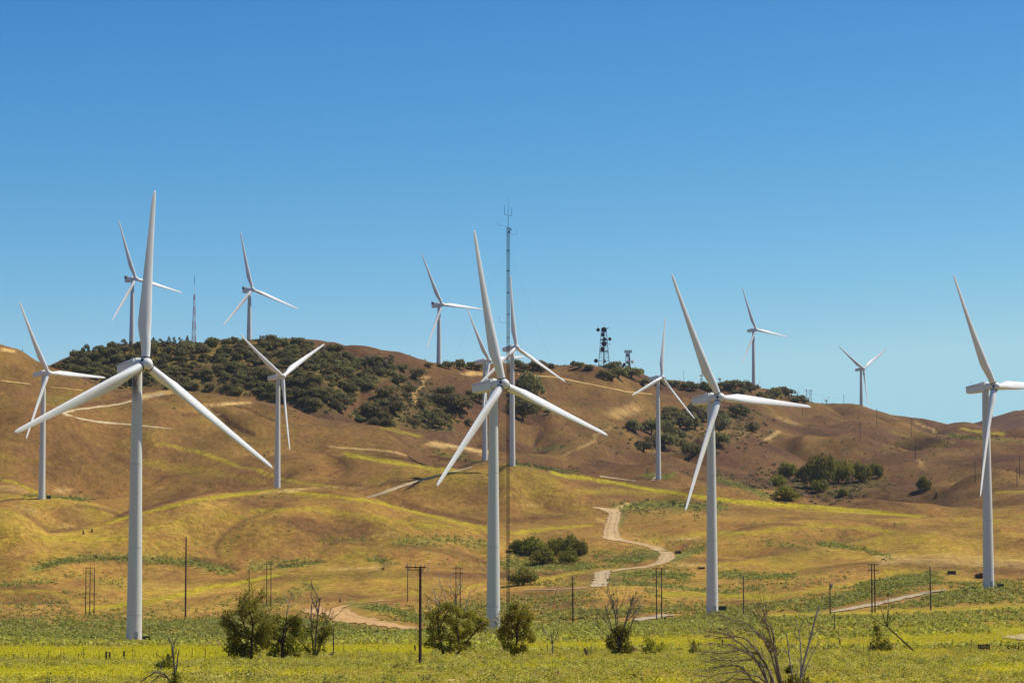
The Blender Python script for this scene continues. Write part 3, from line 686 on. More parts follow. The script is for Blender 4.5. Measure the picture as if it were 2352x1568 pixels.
def turbine(px, py, rp, psi, phi, label, group, base=None, Y=None, big=False, mid=True, cooler=False, stained=False):
    psi = R(psi); phi0 = R(phi)
    if base is not None:
        B = hit(*base); Y = B[1]
        for _ in range(3): sc = Y*rp/F_PX/40; Y = B[1]-3.2*sc*math.cos(psi)
    sc = Y*rp/F_PX/40
    H = pt(px, py, Y); tx = H[0]-3.2*sc*math.sin(psi); ty = H[1]+3.2*sc*math.cos(psi)
    g = gz(tx, ty); hh = (H[2]-g)/sc
    root = empty('wind_turbine', (tx, ty, g), psi, sc); tag(root, label, 'wind turbine', group)
    t = R(5); n = Vector((0, -math.cos(t), math.sin(t))); e1 = Vector((1, 0, 0)); e2 = Vector((0, math.sin(t), math.cos(t)))
    hub = Vector((0, -3.2, hh))
    tw = link('tower', TOWER_ST if stained else TOWER, root); tw.scale = (1, 1, hh-1.15+1.5); tw.location = (0, 0, -1.5)
    if big:
        for fz in (.12, .36, .66):
            f = link('flange_ring', FLANGE, tw); rr = 1.78-(1.78-1.08)*fz**1.05
            f.scale = (rr, rr, 1/tw.scale.z); f.location = (0, 0, fz)
        d = link('tower_door', DOOR, tw); a = R(-70)-psi
        d.location = (math.cos(a)*1.74, math.sin(a)*1.74, 1.6/tw.scale.z); d.rotation_euler = (0, 0, a+R(90)); d.scale = (1, 1, 1/tw.scale.z)
    na = link('nacelle', NACELLE, root)
    Mn = Matrix.Translation((0, 0, hh)) @ Matrix.Rotation(-t, 4, 'X')
    na.matrix_basis = Mn
    if mid: link('roof_hatch', ROOF_HATCH, na)
    if big: link('wind_vane', VANE, na); link('side_seam', SEAM, na)
    if cooler: link('cooler_top', COOLER, na)
    hb = link('hub', SPINNER, root)
    hb.matrix_basis = Matrix.Translation(hub) @ Matrix.Rotation(-t, 4, 'X')
    if big:
        for k in range(3):
            a = phi0+R(60+120*k)
            hx = link('hub_hatch', HATCH, hb)
            rot = Matrix.Rotation(a, 4, 'Y')
            hx.matrix_basis = rot @ Matrix.Translation((0, -.52, 1.43)) @ Matrix.Rotation(R(9), 4, 'X')
    for k in range(3):
        a = phi0+k*2*math.pi/3
        X = e1*math.cos(a)-e2*math.sin(a); Yv = -n; Z = e2*math.cos(a)+e1*math.sin(a)
        Mb = Matrix((X, Yv, Z)).transposed().to_4x4(); Mb.translation = hub
        bl = link('blade', BLADE, root); bl.matrix_basis = Mb
        if big: link('root_ring', ROOT_RING, bl)
    return root, (tx, ty, g, sc)

GB = 'large white wind turbines standing in the valley'; GM = 'white wind turbines on the brown hills'; GR = 'white wind turbines rising behind the ridge'
T1 = turbine(334.1,836.4,409.2,41.5,4.5,'nearest and tallest white wind turbine, brown oil stain under its hub, one blade straight up', GB, base=(305,1474), big=True, stained=True)
T2 = turbine(1154.7,882.5,359.7,48.2,-13.1,'large white wind turbine at the middle, directly left of the thin lattice mast', GB, base=(1128,1447), big=True)
T3 = turbine(1651.8,913.2,312.9,45,-28.6,'large white wind turbine with one blade level, behind the bare branches at right', GB, base=(1633,1409), big=True)
T4 = turbine(2284.0,887.5,292.9,50.2,-33.0,'large white wind turbine at the right edge, one blade cut off by the frame', GB, base=(2272,1351), big=True)
turbine(110.8,856.6,181.9,54.9,-30.0,'white turbine on the brown hill at the far left, green box at its foot', GM, base=(99,1145))
turbine(649.2,864.6,171.7,53.9,60.1,'white turbine with two blades raised in a V, standing behind the low rounded hill', GM, Y=1545)
turbine(311.9,640.2,139.3,50,-20.9,'white turbine above the woods, partly hidden by the upright blade of the nearest turbine', GR, Y=2330, cooler=True)
turbine(579.9,664.6,133.5,44,-13.7,'white turbine above the middle of the wooded hilltop, box cooler on its nacelle', GR, Y=2420, cooler=True)
turbine(1015.4,699.2,127.2,46.3,-28.8,'white turbine on the bare crest right of the wooded hill', GR, Y=2560, cooler=True)
turbine(1185.9,797.9,166.7,46,-4.2,'white turbine standing right behind the thin lattice mast', GM, base=(1168,1068))
turbine(1123.5,828.5,148.4,58,-37.8,'white turbine almost hidden behind the big middle turbine', GM, base=(1112,1057))
turbine(1520.4,866.8,142.5,52,9.5,'white turbine with upright blade on a pale dirt pad, left of the large right one', GM, base=(1511,1100))
turbine(1736.4,756.8,104.1,43,-23.7,'white turbine on the skyline shrubs right of the large right turbine', GR, Y=3130)
turbine(1983.5,846.7,97.5,42,58.8,'small white turbine with two raised blades, alone on the right bare skyline', GR, Y=3470)
turbine(2277,951,52,50,125,'white turbine mostly sunk behind the far right hill, one blade showing', GR, Y=5350, mid=False)

# little old lattice turbines far behind the ridge
LAT = simple('grey_lattice_steel', (.18,.19,.22), .6, metal=.2)
def small_turbine(px, hpy, rp, phi, label):
    Y0 = 3050+(px-1600)*1.9; g = on(px, Y0); H = pt(px, hpy, Y0); h_ = max(3.0, H[2]-g[2]); rr = rp*mpp(Y0)
    root = empty('lattice_turbine', g, R(40)); tag(root, label, 'wind turbine', 'small old turbines on the skyline')
    mb = MB(); b = .09*h_+.5
    for sx in (-1, 1):
        for sy in (-1, 1): mb.tube([(sx*b, sy*b, -.5), (sx*.35, sy*.35, h_-.6)], [.16, .12], 5)
    nb = 5
    for i in range(nb):
        z0, z1 = (h_-.6)*i/nb, (h_-.6)*(i+1)/nb; w0 = b+(.35-b)*i/nb; w1 = b+(.35-b)*(i+1)/nb
        for (a, c), (d, e) in (((-1, -1), (1, -1)), ((1, -1), (1, 1)), ((1, 1), (-1, 1)), ((-1, 1), (-1, -1))):
            mb.tube([(a*w0, c*w0, z0), (d*w1, e*w1, z1)], [.08, .08], 4); mb.tube([(d*w0, e*w0, z0), (a*w1, c*w1, z1)], [.08, .08], 4)
    mb.build('lattice_tower', LAT, root)
    nb_ = MB(); vs, fs = loft([rrect(1.2, -.6, .5, 2.6, .12), rrect(1.5, -.7, .7, 1.2, .15), rrect(1.4, -.7, .7, -1.2, .15)]); nb_.add(vs, fs)
    na = link('nacelle', fixn(nb_.mesh('nacelle', [WHITE], True, R(35))), root); na.location = (0, 0, h_)
    hb = MB(); hb.lathe([(.6, .5), (.65, 0), (.4, -.6), (.1, -.8)], 14, axis='y'); ho = hb.build('hub', WHITE, root, True, R(50)); ho.location = (0, -1.6, h_)
    for k in range(3):
        a = R(phi)+k*2*math.pi/3; bl = link('blade', BLADE, root)
        X = Vector((math.cos(a), 0, -math.sin(a))); Z = Vector((math.sin(a), 0, math.cos(a)))
        Mb = Matrix((X, Vector((0, 1, 0)), Z)).transposed().to_4x4() @ Matrix.Scale(rr/40, 4); Mb.translation = (0, -1.6, h_); bl.matrix_basis = Mb
for a in [(1613,862,30,-15,'small old lattice turbine on the skyline behind the upright blade of the right turbine'),
 (1655,870,14,58,'tiny lattice turbine with raised blades above skyline shrubs, right of the large nacelle'),
 (1696,877,14,65,'tiny turbine poking out over the shrubs, second right of the large nacelle'),
 (1560,882,13,8,'single tiny white blade above the skyline shrubs left of the big right turbine'),
 (1742,884,14,20,'tiny white blade beside the tower foot of the skyline turbine'),
 (1815,906,14,70,'small turbine low behind the dark skyline trees by the switchyard frame'),
 (1859,914,20,12,'small lattice turbine behind the wooden double pole on the skyline'),
 (1900,919,16,30,'small lattice turbine standing alone right of the skyline double pole')]: small_turbine(*a)

# transformers and boxes at the tower feet
def utility_box(px, py, wpx, hpx, mat, label, cat='transformer', name='transformer_box', doors=2, rz=.15):
    B = hit(px, py); k = mpp(B[1]); w, hh = wpx*k, hpx*k; d = w*.8
    root = empty(name, B, rz); tag(root, label, cat)
    mb = MB(); mb.box((0, 0, hh*.5), (w, d, hh)); mb.box((0, 0, hh+.04), (w*1.06, d*1.06, .08)); mb.build('cabinet', mat, root)
    pb = MB(); pb.box((0, 0, -.1), (w*1.12, d*1.12, .36)); pb.build('concrete_pad', CONC, root)
    for i in range(doors):
        db = MB(); x = -w/2+w*(i+.5)/doors
        db.box((x, -d/2-.02, hh*.5), (w/doors*.88, .04, hh*.86)); db.box((x+w/doors*.3, -d/2-.06, hh*.5), (.06, .05, .22)); db.build('door', mat, root)
    return root
CONC = simple('grey_concrete', (.34,.32,.28), .9)
BROWNM = simple('rusty_dark_metal', (.05,.03,.022), .8); SLATE = simple('slate_blue_metal', (.10,.13,.16), .6)
utility_box(333,1473,22,12,GREENBOX,'dark green transformer box at the foot of the nearest turbine')
utility_box(1651,1405,14,13,GREENBOX,'dark green transformer box against the foot of the large right turbine'); 
utility_box(1663,1405,10,13,GREENBOX,'narrow green cabinet just right of the transformer by the right turbine', doors=1)
utility_box(2298,1350,14,9,GREENBOX,'square dark box right of the right-edge turbine foot')
utility_box(112,1145,10,7,GREENBOX,'tiny dark green box at the foot of the far left hill turbine')
utility_box(1152,1452,10,8,GREENBOX,'dark box right of the middle turbine foot, beside a leafy tree')
utility_box(1459,1429,12,5,SLATE,'low slate blue box at the end of the short pale road', cat='utility box')
utility_box(2186,1318,16,7,BROWNM,'dark brown container on the golden slope left of the right-edge turbine', cat='container', name='storage_container')
utility_box(1611,1306,14,4,BROWNM,'low dark trough on the slope left of the large right turbine', cat='trough', name='water_trough', doors=1)
utility_box(1182,1065,8,5,BROWNM,'tiny dark box at the foot of the turbine behind the mast', cat='utility box')

# ------------------------------------------------------------------ masts and communication towers
MASTM = simple('dark_mast_steel', (.025,.027,.04), .6, metal=.2); REDW, BLUEW = simple('faded_red_steel', (.60,.13,.13), .6), simple('pale_steel', (.80,.80,.80), .6)
DISHD = simple('dark_dish', (.045,.03,.05), .6); DISHL = simple('pale_dish', (.42,.33,.30), .6); CABLE = simple('steel_cable', (.12,.12,.13), .5)
def lattice(mb, h_, w0, w1, n, legs=3, rleg=.06, rbr=.03, x=True, m=None, horiz=True):
    def P(i, z):
        a = 2*math.pi*i/legs+R(30 if legs == 3 else 45); u = z/h_; w = (w0+(w1-w0)*u)/(1.73 if legs == 3 else 1.414)
        return (w*math.cos(a), w*math.sin(a), z)
    for i in range(legs):
        for j in range(n):
            mm = m(j/n) if m else 0
            mb.tube([P(i, h_*j/n), P(i, h_*(j+1)/n)], [rleg, rleg], 5, mm)
            a, c = P(i, h_*j/n), P((i+1) % legs, h_*(j+1)/n)
            mb.tube([a, c], [rbr, rbr], 4, mm, False)
            if x: mb.tube([P((i+1) % legs, h_*j/n), P(i, h_*(j+1)/n)], [rbr, rbr], 4, mm, False)
            if horiz: mb.tube([P(i, h_*j/n), P((i+1) % legs, h_*j/n)], [rbr, rbr], 4, mm, False)

def met_mast():
    B = hit(1167,1409); Y = B[1]; k = mpp(Y); top = pt(1168,524,Y)[2]-B[2]; tip = pt(1169,453,Y)[2]-B[2]
    def hz(py): return pt(1168,py,Y)[2]-B[2]
    root = empty('lattice_mast', B, .3); tag(root, 'tall thin dark guyed lattice mast with side antennas right of the middle turbine', 'mast')
    mb = MB(); lattice(mb, top, .84, .84, 84, 3, .08, .04, x=False); mb.build('lattice_column', MASTM, root)
    a = MB(); a.tube([(0, 0, top-.5), (0, 0, hz(495))], [.09, .07], 6); a.tube([(0, 0, hz(495)), (0, 0, tip)], [.06, .03], 6); a.build('top_antenna', MASTM, root)
    c = MB(); c.tube([(-1.25, 0, hz(493)), (1.2, 0, hz(496))], [.05, .05], 6); c.build('antenna_crossarm', MASTM, root)
    for x, y0, y1 in ((-1.25, 493, 471), (1.2, 496, 476)):
        w = MB(); w.tube([(x, 0, hz(y0)), (x, 0, hz(y1))], [.07, .05], 6); w.build('whip_antenna', MASTM, root)
    for x0, x1, y0, y1, yt in ((-.4, -3.4, 520, 517, 511), (.4, 2.9, 537, 541, 530), (-.4, -2.9, 741, 740, 728)):
        w = MB(); w.tube([(x0, 0, hz(y0)), (x1, 0, hz(y1))], [.05, .04], 6); w.tube([(x1, 0, hz(y1)), (x1, 0, hz(yt))], [.04, .04], 6); w.box((x1, 0, hz(yt)), (.22, .1, .12))
        w.build('instrument_boom', STEEL, root)
    pf = MB(); pf.box((.2, 0, top), (1.7, 1.0, .1)); pf.box((.9, 0, top-.5), (.5, .4, .4)); pf.box((.3, 0, hz(533)), (.7, .5, .6)); pf.build('top_platform', MASTM, root)
    for py in (575, 622, 672, 722, 775, 830, 890, 950, 1012):
        r_ = MB(); r_.lathe([(.4, hz(py)-.09), (.6, hz(py)-.09), (.6, hz(py)+.09), (.4, hz(py)+.09)], 8); r_.build('guy_collar', MASTM, root)
    for ang in (195, 315, 75):
        for zz in (hz(575), hz(775), hz(1012)):
            gx, gy = math.cos(R(ang))*62, math.sin(R(ang))*62
            G_ = gz(B[0]+gx, B[1]+gy)-B[2]
            w = MB(); w.tube([(math.cos(R(ang))*.45, math.sin(R(ang))*.45, zz), (gx*.5, gy*.5, (zz+G_)/2-.6), (gx, gy, G_)], [.012]*3, 4)
            o = w.build('guy_wire', CABLE, root)
    root.rotation_euler = (0, 0, 0)
met_mast()

def dish(parent, x, y, z, r, ang, mat):
    mb = MB(); mb.lathe([(r*.25, .55*r), (r*.7, .45*r), (r*.97, .1*r), (r, 0), (r, -.45*r), (r*.97, -.47*r), (r*.5, -.56*r), (.02, -.6*r)], 20, axis='y')
    mb.tube([(0, .5*r, 0), (0, 1.2*r, 0)], [.08, .08], 6)
    o = mb.build('dish_antenna', mat, parent, True, R(40)); o.location = (x, y, z); o.rotation_euler = (0, 0, ang); return o

def dish_tower():
    Y = 2790; g = on(1388, Y); k = mpp(Y)
    def hz(py): return pt(1388, py, Y)[2]-g[2]
    h_ = hz(754); root = empty('dish_tower', g, 0); tag(root, 'dark four-legged lattice tower carrying many round dishes on the ridge', 'radio tower')
    mb = MB(); lattice(mb, h_, 26*k, 11*k, 11, 4, .14, .075); mb.build('lattice_frame', MASTM, root)
    c = MB(); c.tube([(0, 0, -1), (0, 0, h_)], [.5, .42], 8); c.build('cable_column', MASTM, root)
    for py, w in ((841, 27), (807, 20), (781, 17), (754, 12)):
        p = MB(); p.box((0, 0, hz(py)), (w*k, w*k, .3)); p.build('platform', MASTM, root)
    p = MB(); p.tube([(-13*k, 0, hz(839)), (-24*k, -1, hz(838))], [.12, .1], 5); p.build('side_boom', MASTM, root)
    w = MB(); w.tube([(1*k, 0, h_), (1*k, 0, hz(742))], [.07, .04], 5); w.build('whip_antenna', MASTM, root)
    for px, py, rp, an, mt in ((1388,758,6.2,0,DISHD),(1375,758,4.2,-.5,DISHD),(1385,769,4.6,.3,DISHD),(1389,779,4,0,DISHD),(1401,779,4.2,.8,DISHD),(1388,790,6.2,.1,DISHD),(1385,802,5,-.3,DISHD),(1370,829,4.8,-.6,DISHD),(1389,830,3.8,.1,DISHL),(1401,791,1.6,.6,DISHL)):
        dish(root, (px-1388)*k, -4.5*k-1.0, hz(py), rp*k, an, mt)
    p = MB(); p.box((8*k, 0, hz(754)), (6*k, .8, .6)); p.build('top_antenna', MASTM, root)
dish_tower()
def cell_tower():
    Y = 2830; g = on(1443, Y); k = mpp(Y)
    def hz(py): return pt(1443, py, Y)[2]-g[2]
    h_ = hz(805); root = empty('cell_tower', g, 0); tag(root, 'smaller lattice tower with pale dishes, right of the many-dish tower', 'radio tower')
    mb = MB(); lattice(mb, h_, 13*k, 8*k, 9, 4, .13, .07); mb.build('lattice_frame', MASTM, root)
    c = MB(); c.tube([(3*k, 0, -1), (3*k, 0, hz(820))], [.85, .7], 8); c.build('cable_column', MASTM, root)
    for i in range(9):
        a = MB(); x = (-7+i*16/8)*k; a.box((x, -.8 if i % 2 else .8, hz(807)), (.55, .4, 7*k)); a.build('panel_antenna', DISHL, root)
    f = MB(); f.tube([(-7.5*k, -.8, hz(807)), (9.5*k, -.8, hz(807))], [.12, .12], 5); f.tube([(-7.5*k, .8, hz(807)), (9.5*k, .8, hz(807))], [.12, .12], 5); f.build('antenna_frame', MASTM, root)
    for px, py, rp, an, mt in ((1443,816,4.6,0,DISHL),(1443,832,4.2,.2,DISHL),(1453,831,3.6,.9,DISHL),(1435,837,3.6,-.8,DISHD),(1433,841,3.6,-.8,DISHD),(1433,850,3.6,-.6,DISHD)):
        dish(root, (px-1443)*k, -3.5*k-.8, hz(py), rp*k, an, mt)
cell_tower()
def red_tower():
    Y = 2330; g = on(442, Y); k = mpp(Y)
    def hz(py): return pt(442, py, Y)[2]-g[2]
    h_ = hz(676); root = empty('banded_tower', g, 0); tag(root, 'tall thin red and white banded lattice tower on the wooded hilltop', 'radio tower')
    mb = MB(); lattice(mb, h_, 9.5*k, 2.4*k, 24, 4, .15, .085, m=lambda u: int(u*7) % 2)
    mb.build('lattice_frame', [REDW, BLUEW], root)
    a = MB(); a.tube([(0, 0, h_-1), (0, 0, hz(652))], [.12, .1], 6); a.build('antenna_mast', BLUEW, root)
    a = MB(); a.tube([(0, 0, hz(652)), (0, 0, hz(634))], [.2, .16], 6); a.tube([(0, 0, hz(634)), (0, 0, hz(627))], [.06, .03], 6); a.build('top_antenna', MASTM, root)
red_tower()

# ------------------------------------------------------------------ wooden poles
WOOD = simple('dark_weathered_wood', (.075,.042,.03), .9, .35, 2); WOODL = simple('pale_fresh_wood', (.42,.35,.24), .9); INSUL = simple('grey_porcelain', (.3,.3,.32), .4)
WOODG = simple('grey_brown_wood', (.10,.075,.055), .9, .3, 2)
def pole(px, top, bot, label, r=.16, kind='plain', mat=None, group='single wooden poles', name='utility_pole', Y=None):
    B = on(px, Y) if Y else hit(px, bot); h_ = pt(px, top, B[1])[2]-B[2]; mat = mat or WOOD
    root = empty(name, B, 0); tag(root, label, 'utility pole', group)
    lean = random.uniform(-.006, .006)
    mb = MB(); mb.tube([(0, 0, -.5), (lean*h_*.5, 0, h_*.5), (lean*h_, 0, h_)], [r*1.12, r, r*.8], 10); mb.build('pole', mat, root, True, R(60))
    X = lean*h_
    if kind in ('side', 'ridge'):
        zs = (h_*.97, h_*.9, h_*.83) if kind == 'side' else (h_*.96, h_*.86)
        for i, z in enumerate(zs):
            sg = 1 if i % 2 else -1; a = MB()
            a.tube([(X, 0, z), (X+sg*.55, 0, z+.08)], [.04, .04], 5); a.tube([(X+sg*.55, 0, z-.05), (X+sg*.55, 0, z+.32)], [.07, .05], 6); a.build('insulator', INSUL, root)
    if kind == 'ridge':
        a = MB(); a.box((X, -.12, h_*.92), (2.2, .12, .14)); a.build('crossarm', mat, root)
    if kind == 'brace':
        for z, sg in ((h_*.85, -1), (h_*.75, 1), (h_*.66, -1)):
            a = MB(); a.tube([(0, 0, z+.9), (sg*.9, 0, z)], [.035, .035], 5); a.tube([(0, 0, z), (sg*.9, 0, z)], [.035, .035], 5); a.build('insulator_bracket', INSUL, root)
    if kind == 'transformer':
        a = MB(); a.lathe([(.05, h_-1.25), (.3, h_-1.2), (.32, h_-.5), (.1, h_-.42)], 12, origin=(.42, 0, 0)); a.build('pole_transformer', STEEL, root)
        a = MB(); a.box((.1, 0, h_-.3), (1.3, .1, .12)); a.build('crossarm', mat, root)
    return root, B, h_
G1 = 'wooden poles along the valley power line'
pole(426,1232,1417,'tallest dark wooden pole with small side brackets, right of the nearest turbine', .27, 'brace', group=G1)
pole(572,1305,1400,'dark wooden pole rising behind the leftmost leafy tree', .15, 'side', group=G1)
pole(936,1293,1381,'plain wooden pole just left of the pole with a crossarm', .15, 'side', group=G1)
pole(1316,1325,1431,'dark wooden pole between the mast and the dead-topped tree', .19, 'side', group=G1)
pole(1708,1322,1413,'brown wooden pole right of the large right turbine foot', .17, 'side', WOODG, group=G1)
pole(1907,1338,1409,'short wooden pole with a transformer can at the end of the pale road', .17, 'transformer', WOODG, group=G1)
pole(2138,1300,1401,'wooden pole standing over the right end of the pale road', .18, 'side', WOODG, group=G1)
pole(1917,1404,1449,'slim short pole in the grass left of the leaning dead trunk', .08, group='short slim poles in the grass')
pole(766,1444,1504,'slim short pole in the grass right of the half dead tree', .085, group='short slim poles in the grass')
# central pole with a crossarm
def cross_pole():
    root, B, h_ = pole(965,1300,1525,'near dark brown wooden pole with a crossarm and insulators', .17, group=G1)
    a = MB(); a.box((-.55, -.16, h_-.12), (2.3, .12, .14)); a.build('crossarm', WOOD, root)
    a = MB(); a.box((-.5, .16, h_-.38), (1.6, .1, .12)); a.build('crossarm', WOODG, root)
    for x in (-1.6, -1.15, -.55, .1, .5):
        i = MB(); i.tube([(x, -.16, h_-.05), (x, -.16, h_+.08), (x, -.16, h_+.2)], [.03, .075, .05], 8); i.build('insulator', INSUL, root)
    for x in (-1.35, .85):
        i = MB(); i.tube([(x, -.1, h_-.1), (x, -.1, h_-.62)], [.05, .05], 8); i.build('hanging_insulator', INSUL, root)
    for sx in (-.6, .45):
        b = MB(); b.tube([(sx, -.16, h_-.2), (0, -.12, h_-.85)], [.03, .03], 5); b.build('brace', WOODG, root)
cross_pole()
def h_frame(xs, top, bot, label, thick=.16, brace=True):
    B = hit((xs[0]+xs[-1])/2, bot); Y = B[1]; h_ = pt(xs[0], top, Y)[2]-B[2]
    root = empty('double_pole', B, 0); tag(root, label, 'utility pole', 'double wooden poles along the valley power line')
    X = []
    for i, px in enumerate(xs):
        x = pt(px, bot, Y)[0]-B[0]; X.append(x); g = gz(B[0]+x, Y)-B[2]
        mb = MB(); mb.tube([(x, 0, g-.4), (x*.985, 0, h_*.5), (x*.97, 0, h_)], [thick*1.1, thick, thick*.8], 8); mb.build('pole', WOOD, root, True, R(60))
    for z in (h_*.985, h_*.87):
        a = MB(); a.box(((X[0]+X[1])/2, -.18, z), (abs(X[1]-X[0])+2.0, .14, .18)); a.build('crossarm', WOODG, root)
    if brace:
        a = MB(); a.tube([(X[0], -.16, h_*.52), (X[1], -.16, h_*.66)], [.1, .1], 6); a.build('brace', WOODL, root)
    for x in (X[0]-.9, (X[0]+X[1])/2, X[1]+.9):
        for z in (h_*.87, h_*.985):
            i = MB(); i.tube([(x, -.18, z-.08), (x, -.18, z-1.0)], [.06, .06], 6); i.build('hanging_insulator', INSUL, root)
h_frame((196,206,216),1302,1412,'three dark poles joined by crossarms left of the nearest turbine',.16)
h_frame((612,622),1293,1395,'double pole with pale brace rising behind the second leafy tree',.15)
h_frame((1047,1057),1303,1402,'double pole seen through the dead branches of the big leaning tree',.15)
h_frame((1508,1520),1303,1423,'double pole with pale brace left of the large right turbine',.15)
h_frame((2003,2010),1294,1407,'double pole on the pale road left of the right-edge turbine',.16)
GP = 'thin poles up the right hillside'
for px, t_, b_, lab in [(1843,921,956,'thin pole on the skyline slope just right of the dark crest trees'),(1976,968,1009,'thin pole on the slope below the small skyline turbine'),
 (2014,938,983,'thin pole crossing the skyline right of the small skyline turbine'),(2093,959,1004,'thin pole crossing the skyline halfway to the right-edge turbine'),
 (2103,1011,1054,'thin pole in the middle of the right slope, below the skyline pole'),(2176,1003,1028,'faint short pole upslope left of the right-edge turbine'),
 (2240,1058,1108,'thin pole just left of the right-edge tower, on the brown slope'),(2336,1074,1116,'thin pole lowest at the right edge of the slope'),(2342,1046,1097,'thin pole at the right edge, behind the lower one'),
 (534,859,908,'thin pale pole standing in the woods of the left hill')]:
    pole(px, t_, b_, lab, .22, 'ridge' if px > 1800 else 'plain', WOODG, group=GP)
pole(1940,906,949,'thin skyline pole with crossarms left of the small skyline turbine', .24, 'ridge', WOODG, group=GP, Y=3330)
pole(1572,850,896,'thin mast on the skyline shrubs left of the large right turbine', .16, 'plain', MASTM, group='thin skyline masts', Y=2860)
pole(1889,905,935,'thin bare mast between skyline turbines left of the crossarm pole', .12, 'plain', MASTM, group='thin skyline masts', Y=3290) if False else None
pole(1837,894,925,'thin bare mast left of the skyline double pole', .13, 'plain', MASTM, group='thin skyline masts', Y=3260)
def sky_h():
    Y = 3270; B = on(1859, Y); k = mpp(Y); h_ = pt(1859,895,Y)[2]-B[2]; root = empty('double_pole', B, 0); tag(root, 'double pole with X bracing on the skyline right of the dark trees', 'utility pole')
    for x in (-5, 6):
        mb = MB(); mb.tube([(x*k, 0, -1), (x*k, 0, h_)], [.3, .24], 6); mb.build('pole', WOODG, root)
    a = MB(); a.box((0, -.3, h_*.95), (21*k, .3, .4)); a.build('crossarm', WOODG, root)
    for q in ((-5, 6), (6, -5)):
        a = MB(); a.tube([(q[0]*k, .3, h_*.5), (q[1]*k, .3, h_*.92)], [.16, .16], 5); a.build('brace', WOODG, root)
sky_h()
def switchyard():
    Y = 3140; B = hit(1818,917); Y = B[1]; k = mpp(Y); root = empty('switchyard_frame', B, 0); tag(root, 'dark steel switchyard frame below the skyline trees at right', 'steel frame')
    for i, x in enumerate((-14, 0, 14)):
        mb = MB(); mb.box((x*k, 0, 7*k), (.7, .7, 16*k)); mb.build('post', MASTM, root)
    for z in (14, 9, 5):
        mb = MB(); mb.box((0, -.4, z*k), (30*k, .4, .6)); mb.build('beam', MASTM, root)
    mb = MB(); mb.box((0, -3, .5*k), (34*k, 3, 1.2)); mb.build('base_slab', PALE, root)
switchyard()
# power line along the crest
def wires(pts, sag, r=.03):
    root = None; mb = MB()
    for A, B in zip(pts[:-1], pts[1:]):
        A = np.array(A); B = np.array(B); q = [A+(B-A)*t-np.array([0, 0, sag*4*t*(1-t)]) for t in np.linspace(0, 1, 9)]
        mb.tube(q, [r]*9, 4, 0, False)
    return mb
wr = wires([pt(1859,897,3270), pt(1940,912,3330), pt(2014,940,hit(2014,983)[1]), pt(2093,961,hit(2093,1004)[1])], 4.0, .05)
tag(wr.build('power_line', CABLE), 'thin power line strung between skyline poles at right', 'power line')
# ------------------------------------------------------------------ foliage
def quads(C, size, rng, nrm=None, flat=.0, asp=1.0):
    """one leaf-sized face per centre"""
    n = len(C); u = rng.normal(size=(n, 3))
    if nrm is not None: u = u*.6+nrm+np.array([0, 0, .35])
    u /= np.linalg.norm(u, axis=1, keepdims=True)+1e-9
    r = rng.normal(size=(n, 3)); a = np.cross(u, r); a /= np.linalg.norm(a, axis=1, keepdims=True)+1e-9
    b = np.cross(u, a); s = (size*(.6+.8*rng.random((n, 1))))*.5
    a = a*s*asp; b = b*s
    V = np.stack([C-a-b*.4, C-b*.9+a*.2, C+a+b*.3, C+b-a*.15], 1).reshape(-1, 3)
    return V, np.arange(4*n).reshape(n, 4)

OAKL = leaf_mat('dark_oak_leaves', (.155,.138,.042), (.25,.215,.068), .45, .4)
PINEL = leaf_mat('grey_green_needles', (.14,.13,.06), (.21,.19,.09), .4, .35)
GREENL = leaf_mat('mid_green_leaves', (.16,.16,.018), (.28,.25,.03), .48, .3)
ELML = leaf_mat('bright_elm_leaves', (.24,.235,.018), (.42,.38,.03), .5, .3)
DARKL = leaf_mat('deep_green_leaves', (.17,.17,.018), (.30,.27,.03), .48, .3)
SHRUBL = leaf_mat('hill_shrub_leaves', (.05,.05,.02), (.085,.08,.03), .15, 0, tint=True)
SAGEL = leaf_mat('sage_leaves', (.1,.1,.05), (.1,.1,.05), .38, 0, tint=True)
BARK = simple('brown_bark', (.065,.042,.03), .95, .35, 3); PALEB = simple('bleached_dead_wood', (.36,.31,.24), .9, .3, 3); TANB = simple('tan_dead_wood', (.24,.19,.13), .9, .4, 4); GREYB = simple('grey_dead_wood', (.14,.115,.09), .95, .4, 4)

